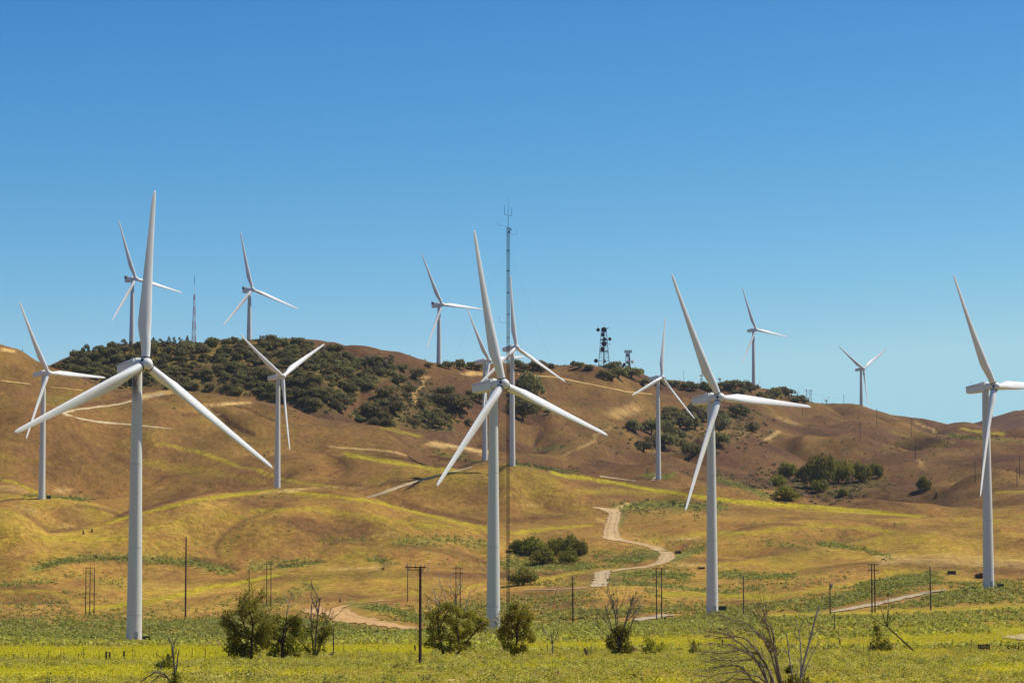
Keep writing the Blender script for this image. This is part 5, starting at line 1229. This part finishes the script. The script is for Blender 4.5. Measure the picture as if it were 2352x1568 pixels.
# 9 near blown branches at right, close to the road
def near_dead():
    Y = 92.0; root, B, k = plant('windblown_dead_bush', 1790, 0, 'large near bare shrub with long branches arching left at the bottom right', 'dead shrub', 'bare shrubs by the road', Y)
    g = Grow(41)
    def q(px, py): p = pt(px, py, Y); return Vector((p[0]-B[0], 0, p[2]-B[2]))
    rt = Vector((0, 0, -.1))
    limbs = [[(1790,1700),(1778,1600),(1752,1530),(1722,1500),(1680,1480),(1632,1478)],[(1792,1700),(1785,1590),(1770,1540),(1735,1512),(1690,1518),(1620,1512)],
     [(1795,1700),(1772,1580),(1740,1552),(1700,1540),(1650,1545),(1600,1552)],[(1790,1700),(1760,1560),(1735,1515),(1706,1480),(1670,1455),(1620,1448)],
     [(1796,1700),(1790,1570),(1772,1500),(1752,1460),(1718,1432),(1650,1408)],[(1800,1700),(1792,1560),(1780,1500),(1764,1450),(1752,1415),(1744,1392)],
     [(1795,1700),(1762,1575),(1720,1558),(1680,1556),(1640,1570)],[(1790,1700),(1770,1545),(1742,1500),(1700,1492),(1660,1500),(1610,1496)],
     [(1800,1700),(1800,1580),(1784,1520),(1760,1478),(1728,1448),(1690,1440)],[(1792,1700),(1776,1560),(1748,1505),(1715,1466),(1682,1462),(1640,1466)],[(1790,1700),(1770,1610),(1735,1570),(1700,1530),(1668,1528),(1630,1533)],[(1800,1700),(1790,1600),(1775,1480),(1768,1440),(1750,1425),(1725,1405)]]
    for li in limbs:
        P = [rt.lerp(q(*li[0]), 0) if i == 0 else q(*c) for i, c in enumerate(li)]
        oy = g.r.uniform(-.8, .8)
        for i, p in enumerate(P): p.y = oy*i/len(P)
        # soften the path
        D = [P[0]]
        for a, b in zip(P[:-1], P[1:]): D += [a.lerp(b, .5)+Vector((g.r.gauss(0,.025), g.r.gauss(0,.04), g.r.gauss(0,.025))), b]
        g.dead.tube(D, [.036*(1-i/len(D))**.9+.006 for i in range(len(D))], 6, 0, False)
        for i in range(3, len(D)-1):
            for _ in range(4):
                d = (D[i+1]-D[i]).normalized(); d.rotate(Matrix.Rotation(g.r.uniform(-.5, .5), 3, 'Y')); d.y += g.r.uniform(-.3, .3)
                g.seg(D[i], d, g.r.uniform(.35, 1.1), .007, 2, 3, leafy=False, kids=(1, 2), wander=.14, up=-.02, ang=(.2, .5), shrink=(.4, .7))
    g.out(root, DARKL, deadm=TANB)
    root, B, k = plant('bare_stem_shrub', 1850, 0, 'near bare upright pale stems right of the blown branches, leaves at their foot', 'dead shrub', 'bare shrubs by the road', Y)
    g = Grow(42)
    for li, r in (([(1838,1700),(1834,1580),(1846,1520),(1862,1462),(1874,1415),(1882,1390)],.05),([(1838,1700),(1822,1570),(1812,1500),(1806,1450)],.035),([(1840,1700),(1838,1560),(1840,1500),(1836,1450),(1826,1420)],.03),([(1840,1640),(1848,1540),(1866,1500),(1885,1470)],.02),([(1812,1500),(1795,1490),(1770,1494)],.015)):
        P = [q2 for q2 in (Vector((pt(px,py,Y)[0]-B[0], g.r.uniform(-.1,.1), pt(px,py,Y)[2]-B[2])) for px, py in li)]
        g.dead.tube(P, [r*(1-.7*i/len(P)) for i in range(len(P))], 6, 0, False)
        for p, p2 in zip(P[1:-1], P[2:]):
            for _ in range(2):
                d = (p2-p).normalized(); d.rotate(Matrix.Rotation(g.r.uniform(-.9, .9), 3, 'Y')); g.seg(p, d, .5, .012, 2, 3, leafy=False, kids=(1, 2), wander=.15, shrink=(.4, .7))
    for px, py, w in ((1820,1560,14),(1836,1572,16),(1812,1538,9),(1852,1566,12),(1800,1575,14),(1765,1475,9),(1780,1490,8)):
        p = pt(px, py, Y); g.cloud((p[0]-B[0], g.r.uniform(-.3,.3), p[2]-B[2]), (w*k, w*k, w*k*1.1), 70)
    g.out(root, GREENL, .085, deadm=PALEB)
    # bottom left shrub
    Y2 = 120.0; root, B, k = plant('bare_stem_shrub', 400, 0, 'near shrub with arching dead branches and dark leaves at the bottom left', 'shrub', 'bare shrubs by the road', Y2)
    g = Grow(43)
    def q3(px, py): p = pt(px, py, Y2); return Vector((p[0]-B[0], g.r.uniform(-.15,.15), p[2]-B[2]))
    for li, r in (([(405,1650),(404,1570),(400,1520),(397,1490),(392,1474),(385,1462)],.06),([(402,1650),(400,1580),(380,1548),(358,1543),(340,1552),(322,1568)],.045),([(404,1650),(398,1575),(386,1556),(366,1550),(350,1562),(338,1580)],.035),([(404,1540),(408,1505),(412,1492)],.035),([(397,1500),(399,1480),(402,1466)],.02),([(400,1580),(384,1552),(362,1540),(346,1540)],.03)):
        P = [q3(*c) for c in li]; g.dead.tube(P, [r*(1-.7*i/len(P)) for i in range(len(P))], 6, 0, False)
        for p, p2 in zip(P[1:-1], P[2:]):
            d = (p2-p).normalized(); d.rotate(Matrix.Rotation(g.r.uniform(-.7, .7), 3, 'Y')); g.seg(p, d, .6, .015, 2, 3, leafy=False, kids=(1, 2), wander=.15, shrink=(.4, .7))
    for px, py, w, h_ in ((398,1570,10,16),(410,1560,9,16),(392,1578,10,12),(414,1575,12,12),(404,1550,7,8),(422,1580,10,10)):
        p = pt(px, py, Y2); g.cloud((p[0]-B[0], g.r.uniform(-.25,.25), p[2]-B[2]), (w*k, w*k, h_*k), 70)
    g.out(root, DARKL, .10, deadm=GREYB)
near_dead()
bush('dark_bush', 388, 1533, [(-14,12,12,10),(-2,18,10,14),(10,14,12,12),(0,8,22,8),(-20,8,8,6),(2,28,5,10)], 'low dark green bush behind the bare stem at bottom left', DARKL, 150, .12, 35, Y=285)

# ------------------------------------------------------------------ ground cover that nobody could count
def col_interp(X, Y, A):
    """bilinear lookup of a terrain array"""
    s = X/Y; j = np.clip(np.searchsorted(S, s)-1, 0, NC-2); out = np.empty(len(X)); 
    order = np.argsort(j)
    for jj in np.unique(j):
        m = j == jj; out[m] = np.interp(Y[m], GY[:, jj], A[:, jj])
    return out
rng = np.random.default_rng(5)
def scatter(n, y0, y1, margin=.193, power=1.0):
    u = rng.random(n); Y = (y0**power+u*(y1**power-y0**power))**(1/power)
    X = rng.uniform(-margin, margin, n)*Y
    return X, Y
def clump_cover(name, X, Y, rad, hgt, nq, leaf, tints, matl, jitter=.18, tall=False):
    Z = col_interp(X, Y, GZ); n = len(X); k = nq
    q = rng.normal(size=(n, k, 3)); q /= np.linalg.norm(q, axis=2, keepdims=True); q[..., 2] = np.abs(q[..., 2])
    f = (.65+.4*rng.random((n, k, 1)))
    off = q*f*np.stack([rad, rad, hgt], -1)[:, None, :]
    C = np.stack([X, Y, Z-.03], -1)[:, None, :]+off
    V, Q = quads(C.reshape(-1, 3), 1.0, rng, q.reshape(-1, 3) if not tall else np.tile([[0, 0, .6]], (n*k, 1)))
    sz = np.repeat((leaf*(rad/rad.mean())**.5), k)
    Cc = np.repeat(C.reshape(-1, 3), 4, 0); V = Cc+(V-Cc)*np.repeat(sz, 4)[:, None]
    me_ = np_mesh(name, V, Q, False, [matl])
    t = np.repeat(tints, k, 0)*(1+rng.normal(size=(n*k, 1))*jitter); t = np.clip(t, .005, .9)
    color_attr(me_, 'tint', np.concatenate([np.repeat(t, 4, 0), np.ones((n*k*4, 1))], 1))
    o = link(name, me_); return o
def pick(n, pal, w):
    i = rng.choice(len(pal), n, p=np.array(w)/sum(w)); return np.array(pal)[i]*(1+.15*rng.normal(size=(n, 1)))
PAL = [(.45,.43,.065),(.52,.49,.11),(.35,.34,.035),(.52,.46,.03),(.44,.35,.10)]
from mathutils.kdtree import KDTree
_rv = np.concatenate(ROADV); KD = KDTree(len(_rv))
for i_, v_ in enumerate(_rv): KD.insert((v_[0], v_[1], 0), i_)
KD.balance()
def off_road(X, Y, d=2.2): return np.array([KD.find((x, y, 0))[2] > d for x, y in zip(X, Y)], bool)
def keep_mask(X, Y, ch, base, gain):
    m = col_interp(X, Y, MASK[ch]); yel = col_interp(X, Y, MASK['Y'])
    pr = np.clip(base+gain*m-.75*yel*(ch != 'Y'), 0, 1)
    return rng.random(len(X)) < pr
# near sagebrush
X, Y = scatter(20500, 205, 470, margin=.262, power=1.6); pat = vnoise(X/14, Y/26)
m = keep_mask(X, Y, 'S', .28, .6) & (rng.random(len(X)) < .6+.7*pat); X, Y = X[m], Y[m]
r_ = rng.uniform(.28, .75, len(X))+.35*(rng.random(len(X)) < .2); tag(clump_cover('sagebrush', X, Y, r_, r_*rng.uniform(.7, 1.05, len(X)), 52, .125, pick(len(X), PAL+[(.17,.18,.05)], [3,3,2.2,1.6,1.3,1.2]), SAGEL), 'grey green sagebrush covering the foreground flat', 'sagebrush', None, 'stuff')
n_near = len(X)
# valley floor and foothill sagebrush
X, Y = scatter(350000, 450, 1560, margin=.222, power=1.45); m = keep_mask(X, Y, 'S', .03, .95) & (rng.random(len(X)) < .7+.5*vnoise(X/25, Y/50)); X, Y = X[m], Y[m]; m = off_road(X, Y, 5.5); X, Y = X[m], Y[m]
fd = np.clip((Y-560)/220, 0, 1)[:, None]; tt = pick(len(X), PAL, [3,2,2.5,2,1])*(1-fd)+pick(len(X), [(.32,.31,.065),(.41,.385,.11),(.23,.22,.036),(.38,.34,.036)], [3,2,2,1])*fd
r_ = rng.uniform(.4, 1.15, len(X)); tag(clump_cover('sagebrush', X, Y, r_, r_*rng.uniform(.7, 1.0, len(X)), 12, .45, tt, SAGEL), 'grey green sagebrush scattered over the valley floor', 'sagebrush', None, 'stuff')
n_mid = len(X)
# far shrubs on the slopes
X, Y = scatter(110000, 1500, 3300, power=1.3); m = keep_mask(X, Y, 'S', .02, .55); X, Y = X[m], Y[m]; m = off_road(X, Y, 3.5); X, Y = X[m], Y[m]
r_ = rng.uniform(.5, 1.5, len(X))*(1+(Y-1100)/3500); tag(clump_cover('hillside_shrubs', X, Y, r_, r_*.8, 10, .8, pick(len(X), [(.14,.14,.04),(.19,.185,.06),(.11,.105,.035)], [2,2,1]), SHRUBL), 'low green shrubs dotted over the brown hillsides', 'shrubs', None, 'stuff')
# bushes between the oaks
PB = [[(800,960),(830,930),(900,880),(950,855),(990,880),(1010,925),(1070,960),(1030,990),(950,985),(900,982)],[(1520,940),(1700,930),(1790,960),(1760,1020),(1680,1040),(1560,1050),(1490,1020)],WOODP,[(1640,1095),(1700,1110),(1770,1140),(1900,1165),(1990,1140),(2010,1100),(1900,1100),(1780,1060),(1700,1090)],[(1376,990),(1440,960),(1500,1000),(1480,1040),(1400,1050)]]
B_ = []
for P_, c in zip(PB, (330, 130, 420, 120, 24)):
    xs = [q[0] for q in P_]; ys = [q[1] for q in P_]; kx = 0
    while kx < c:
        x, y = rr.uniform(min(xs), max(xs)), rr.uniform(min(ys), max(ys))
        if inside(P_, x, y): B_.append(hit(x, y)); kx += 1
B_ = np.array(B_); r_ = rng.uniform(.7, 2.4, len(B_))
tag(clump_cover('hillside_bushes', B_[:, 0], B_[:, 1], r_, r_*.9, 40, .75, pick(len(B_), [(.10,.10,.03),(.14,.135,.035),(.08,.075,.026)], [2,2,1]), SHRUBL), 'small dark bushes filling the ground between the hillside oaks', 'bushes', None, 'stuff')
# grass and yellow mustard tufts
X, Y = scatter(82000, 205, 640, margin=.252, power=1.7); ym = col_interp(X, Y, MASK['Y']); pat = vnoise(X/10+40, Y/22)
yel = (ym+.3*pat > .42)
t = np.where(yel[:, None], pick(len(X), [(.62,.53,.012),(.70,.58,.01),(.50,.48,.02)], [3,1.4,2.5]), pick(len(X), [(.47,.44,.03),(.52,.45,.06),(.38,.39,.03),(.54,.44,.09)], [3,2,2,1]))
r_ = np.where(yel, .38, .30)*rng.uniform(.6, 1.3, len(X))
tag(clump_cover('grass', X, Y, r_, r_*np.where(yel, 1.2, 1.0), 9, .115, t, SAGEL, tall=True), 'green and yellow flowering grass between the sagebrush', 'grass', None, 'stuff')
print('cover', n_near, n_mid, len(B_))
# ------------------------------------------------------------------ fence, cattle and small things
def fence(line, step, label, h=1.05):
    P = []
    for a, b in zip(line[:-1], line[1:]):
        n = max(1, int((b[0]-a[0])/step))
        P += [(a[0]+(b[0]-a[0])*i/n, a[1]+(b[1]-a[1])*i/n) for i in range(n)]
    P.append(line[-1]); W_ = [hit(*p) for p in P]
    root = empty('wire_fence', W_[0], 0); tag(root, label, 'fence'); O = W_[0]; rf = random.Random(int(line[0][1])); tops = []
    for i, w in enumerate(W_):
        v = w-O+np.array([rf.uniform(-.8, .8), rf.uniform(-.3, .3), 0]); hh = h*rf.choice([.75, .9, 1, 1, 1.35]); thick = rf.random() < .1; r = .14 if thick else rf.uniform(.035, .05)
        mb = MB(); mb.tube([v+np.array([0, 0, -.2]), v+np.array([rf.uniform(-.06, .06), 0, hh])], [r, r*.85], 7); mb.build('post', WOOD, root)
        tops.append((v, hh))
    for f in (.35, .65, .92):
        mb = MB(); mb.tube([v+np.array([0, -.06, h*f]) for v, hh in tops], [.006]*len(tops), 3, 0, False); mb.build('wire', CABLE, root)
fence([(-20,1516),(280,1514),(560,1513),(735,1510)], 21, 'wire fence with thin dark posts across the yellow field at left')
fence([(735,1504),(880,1497),(1200,1497),(1345,1498)], 40, 'wire fence with sparse posts between the half dead tree and the stump')
fence([(1360,1495),(1560,1490),(1700,1487),(1930,1482),(2372,1480)], 42, 'wire fence with sparse posts on the right, behind the picnic tables')

def cow(px, py, wpx, mat, label, face=1, lying=False, graze=False, scale=None, rot=0):
    B = hit(px, py); k = mpp(B[1]); s = (scale or wpx*k/2.3)
    root_z = B[2]-(.55*s if lying else 0)
    v = [(0,0,1.05,.34),(.45,0,1.1,.36),(-.5,0,1.08,.34),(-.85,0,1.15,.26),(.85,0,1.2,.28)]
    e = [(0,1),(0,2),(2,3),(1,4)]
    def add(p, c): v.append(p); e.append((c, len(v)-1)); return len(v)-1
    if graze: n1 = add((1.1,0,.85,.17),4); n2 = add((1.3,0,.45,.14),n1); n3 = add((1.48,0,.2,.1),n2)
    else: n1 = add((1.15,0,1.42,.17),4); n2 = add((1.38,0,1.5,.15),n1); n3 = add((1.68,0,1.36,.09),n2)
    add((n2 and v[n2][0]-.05,.2,v[n2][2]+.12,.045),n2); add((v[n2][0]-.05,-.2,v[n2][2]+.12,.045),n2)
    for x, c in ((.72,4),(-.8,3)):
        for sy in (-1, 1):
            a = add((x,sy*.2,.78,.15),c); b = add((x+.02 if x > 0 else x-.1,sy*.21,.42,.075),a); d = add((x,sy*.21,.12,.055),b); add((x+.04,sy*.21,.02,.06),d)
    t1 = add((-1.02,0,1.1,.05),3); add((-1.1,0,.6,.035),t1)
    me_ = bpy.data.meshes.new('cow'); me_.from_pydata([q[:3] for q in v], e, [])
    o = link('cow', me_); o.location = (B[0], B[1], root_z); o.scale = (s*face, s, s); o.rotation_euler = (0, 0, rot)
    o.modifiers.new('skin', 'SKIN'); 
    if not me_.skin_vertices: pass
    for i, q in enumerate(v):
        sv = me_.skin_vertices[0].data[i]; sv.radius = (q[3], q[3]); sv.use_root = (i == 0)
    o.modifiers.new('smooth', 'SUBSURF').levels = 1; o.modifiers[-1].render_levels = 1
    me_.materials.append(mat); tag(o, label, 'cow', 'cattle grazing in the valley'); return o
BLACKC = simple('black_hide', (.012,.010,.010), .8); REDC = simple('red_brown_hide', (.14,.05,.025), .8); PALEC = simple('pale_hide', (.30,.25,.2), .8)
cow(1243,1413,7,BLACKC,'black cow seen end on, on the brown slope right of the mast foot',rot=1.4,scale=.8)
cow(1652,1451,15,BLACKC,'black cow leftmost of three behind the blown branches',graze=True)
cow(1672,1449,16,BLACKC,'black cow in the middle of three behind the blown branches',face=-1,graze=True)
cow(1693,1450,9,BLACKC,'black cow turned away, right of the three behind the blown branches',rot=1.2)
cow(2103,1423,14,BLACKC,'black cow lying in the sage right of the leaning trunk',lying=True)
cow(2029,1289,11,BLACKC,'black cow grazing high on the golden slope right of the double pole',graze=True)
cow(1934,1316,9,PALEC,'pale spotted cow on the golden slope, left of a pair',face=-1,graze=True)
cow(1948,1316,7,BROWNM,'small brown calf beside the pale cow on the golden slope')
cow(219,1281,9,REDC,'red brown cow on the dark green swale left of the nearest turbine',graze=True)
cow(483,1312,5,BLACKC,'tiny dark cow, left of a pair right of the tall pole')
cow(492,1312,5,BLACKC,'tiny dark cow, right of a pair right of the tall pole',face=-1)
cow(880,1310,7,BLACKC,'dark cow by the faint shrub above the pole with a crossarm',rot=1.3,scale=.9)
cow(1694,1363,6,REDC,'small brown cow on the yellow strip right of the large right tower')

def stump(px, py, h_px, wpx, label, lean=-.25):
    B = hit(px, py); k = mpp(B[1]); root = empty('tree_stump', B, 0); tag(root, label, 'tree stump')
    mb = MB(); mb.tube([(0,0,-.1),(lean*h_px*k*.5,0,h_px*k*.5),(lean*h_px*k,0,h_px*k*.95)],[wpx*k*.6,wpx*k*.45,wpx*k*.3],9); mb.build('trunk', BARK, root, True)
    mb = MB(); mb.tube([(lean*h_px*k-.04,0,h_px*k*.85),(lean*h_px*k-.06,0,h_px*k*1.05)],[wpx*k*.2,.01],6); mb.build('splintered_top', BARK, root)
stump(1348,1506,19,7,'broken dark stump leaning left in the grass, right of the bare sapling')
stump(781,1382,8,4,'dark short stump beside the hairpin road', 0)
stump(236,1283,3,2,'x') if False else None
stump(192,1226,10,4,'dark burnt stump, left one on the small knoll at far left', -.2)
stump(211,1222,9,4,'dark burnt stump, right one on the small knoll at far left', .05)

def table(px, py, wpx, label):
    B = hit(px, py); k = mpp(B[1]); w = wpx*k; hh = .76; root = empty('picnic_table', B, random.uniform(-.3,.3)); tag(root, label, 'picnic table', 'dark picnic tables by the right fence')
    mb = MB()
    for i in range(4): mb.box((0,-.36+i*.24,hh),(w,.2,.05))
    mb.build('table_top', BROWNM, root)
    for sy in (-1,1):
        b = MB(); b.box((0,sy*.75,.44),(w,.28,.05)); b.build('bench', BROWNM, root)
        for sx in (-1,1):
            l = MB(); l.tube([(sx*w*.36,sy*.7,-.05),(sx*w*.36,sy*.22,hh-.03)],[.06,.06],4); l.build('leg', BROWNM, root)
    for sx in (-1,1):
        b = MB(); b.box((sx*w*.36,0,.40),(.06,1.6,.1)); b.build('brace', BROWNM, root)
table(2324,1494,24,'dark picnic table at the lower right, left of the pair by the fence'); table(2346,1494,18,'dark picnic table cut by the right edge of the photo')
def crate():
    B = hit(2260,1494); k = mpp(B[1]); w = 22*k; root = empty('wooden_crate', B, .2); tag(root, 'dark slatted wooden bin in the grass left of the picnic tables', 'crate')
    mb = MB()
    for i in range(4): mb.box((0,-w*.35,.12+i*.24),(w,.05,.19)); mb.box((0,w*.35,.12+i*.24),(w,.05,.19)); mb.box((-w*.5,0,.12+i*.24),(.05,w*.7,.19)); mb.box((w*.5,0,.12+i*.24),(.05,w*.7,.19))
    mb.build('slats', BROWNM, root)
    for x in (-1,1):
        for y in (-1,1): p = MB(); p.box((x*w*.48,y*w*.33,.5),(.1,.1,1.05)); p.build('corner_post', BARK, root)
crate()
def rock(px, py, wpx, hpx, mat, label, name='rock', cat='rock', seed=1):
    B = hit(px, py); k = mpp(B[1]); rg = np.random.default_rng(seed); n, m = 14, 7; vs = []; fs = []
    for i in range(m+1):
        for j in range(n):
            a = 2*math.pi*j/n; b = math.pi*i/m; q = 1+.22*rg.normal()*(0 < i < m)
            vs.append((math.cos(a)*math.sin(b)*wpx*k/2*q, math.sin(a)*math.sin(b)*wpx*k*.35*q, (math.cos(b)*.5+.4)*hpx*k*q))
    fs = [(i*n+j,(i+1)*n+j,(i+1)*n+(j+1)%n,i*n+(j+1)%n) for i in range(m) for j in range(n)]
    mb = MB(); mb.add(vs, fs); o = mb.build(name, mat); o.location = B; tag(o, label, cat); return o
rock(2249,1327,20,11,BROWNM,'dark hay or rock heap just left of the right-edge turbine foot','heap','heap',2)
rock(1111,1457,15,8,BROWNM,'dark rock pile in the grass right of the leaning tree','rock_pile','rock pile',3)
rock(1625,1463,14,5,PALE,'small white stone mound in front of the cows at right','stone_mound','stone',4)
rock(1450,1497,26,12,simple('red_brown_soil',(.22,.12,.05),.95,.4,1.5),'reddish earth mound between the dead-topped tree and the feathery bush','earth_mound','mound',5)
rock(760,1505,9,5,BROWNM,'dark rock at the foot of the slim pole by the half dead tree','rock','rock',6)
rock(667,1511,6,4,PALE,'pale rock right of the second leafy tree','rock','rock',7)
rock(1558,1271,14,7,DARKM,'black culvert mouth at the outer bend of the winding road','culvert','culvert',8)
def brush(px, py, wpx, hpx, label, seed):
    root, B, k = plant('brush_pile', px, py, label, 'brush pile', 'fallen branches'); g = Grow(seed)
    for _ in range(12): g.seg(V3(g.r.uniform(-.4,.4)*wpx*k,g.r.uniform(-.5,.5),.02), V3(g.r.uniform(-1,1),g.r.uniform(-.6,.6),g.r.uniform(.05,.6)), wpx*k*.5, .035, 1, 2, leafy=False, kids=(1,2), up=-.05)
    g.out(root, DARKL, deadm=GREYB)
brush(1885,1497,30,12,'grey pile of dead branches right of the near pale stems',51)
brush(1972,1499,36,6,'reddish fallen branches lying left of the round bush',52)

# thin valley haze
hz_mb = MB(); zt = float(GZ.max())+60
hz_mb.box((0, 0, (zt-6)/2), (23000, 23000, zt+6))
hm = bpy.data.materials.new('thin_haze'); hm.use_nodes = True; hn = hm.node_tree; hn.nodes.clear()
ho = hn.nodes.new('ShaderNodeOutputMaterial'); hv = hn.nodes.new('ShaderNodeVolumePrincipled')
hv.inputs['Color'].default_value = (.80,.86,.95,1); hv.inputs['Density'].default_value = HAZE; hv.inputs['Anisotropy'].default_value = .1
hn.links.new(hv.outputs[0], ho.inputs['Volume'])
tag(hz_mb.build('haze', hm), kind='stuff')
# ------------------------------------------------------------------ camera, sky, sun
cam = bpy.data.cameras.new('camera'); co = bpy.data.objects.new('camera', cam); COL.objects.link(co)
cam.sensor_width = 36; cam.lens = 36*F_PX/2352; cam.clip_start = .5; cam.clip_end = 40000
co.location = (0, 0, CAMH); co.rotation_euler = (math.pi/2+PITCH, 0, 0); SC.camera = co

EL, AZ = R(54), R(72)   # sun height; bearing from the view direction towards the right
sd = Vector((math.sin(AZ)*math.cos(EL), math.cos(AZ)*math.cos(EL), math.sin(EL)))
sun = bpy.data.lights.new('sun', 'SUN'); sun.energy = 4.6; sun.angle = R(.5); sun.color = (1, .945, .85)
so = bpy.data.objects.new('sun', sun); COL.objects.link(so); so.rotation_euler = sd.to_track_quat('Z', 'Y').to_euler()
w = bpy.data.worlds.new('World'); SC.world = w; w.use_nodes = True; nt = w.node_tree
sky = nt.nodes.new('ShaderNodeTexSky'); sky.sky_type = 'NISHITA'; sky.sun_disc = False
sky.sun_elevation = EL; sky.sun_rotation = AZ; sky.altitude = 1200; sky.air_density = SKY['air']; sky.dust_density = SKY['dust']; sky.ozone_density = SKY['ozone']
# deep clear desert sky: each colour channel of the sky falls off a little faster with height
sep = nt.nodes.new('ShaderNodeSeparateColor'); com = nt.nodes.new('ShaderNodeCombineColor'); nt.links.new(sky.outputs[0], sep.inputs[0])
for i_ in range(3):
    pw = nt.nodes.new('ShaderNodeMath'); pw.operation = 'POWER'; pw.inputs[1].default_value = SKY['pow'][i_]
    ml = nt.nodes.new('ShaderNodeMath'); ml.operation = 'MULTIPLY'; ml.inputs[1].default_value = SKY['mul'][i_]
    mn = nt.nodes.new('ShaderNodeMath'); mn.operation = 'MINIMUM'; mn.inputs[1].default_value = SKY['cap'][i_]
    nt.links.new(sep.outputs[i_], mn.inputs[0]); nt.links.new(mn.outputs[0], pw.inputs[0]); nt.links.new(pw.outputs[0], ml.inputs[0]); nt.links.new(ml.outputs[0], com.inputs[i_])
bg = nt.nodes['Background']; bg.inputs['Strength'].default_value = SKY['str']
nt.links.new(com.outputs[0], bg.inputs['Color'])
SC.view_settings.view_transform = 'Standard'; SC.view_settings.look = 'None'; SC.view_settings.exposure = EXPO; SC.view_settings.gamma = 1
SC.cycles.max_bounces = 6; SC.cycles.transparent_max_bounces = 8; SC.cycles.use_denoising = True if hasattr(SC, 'cycles') else True
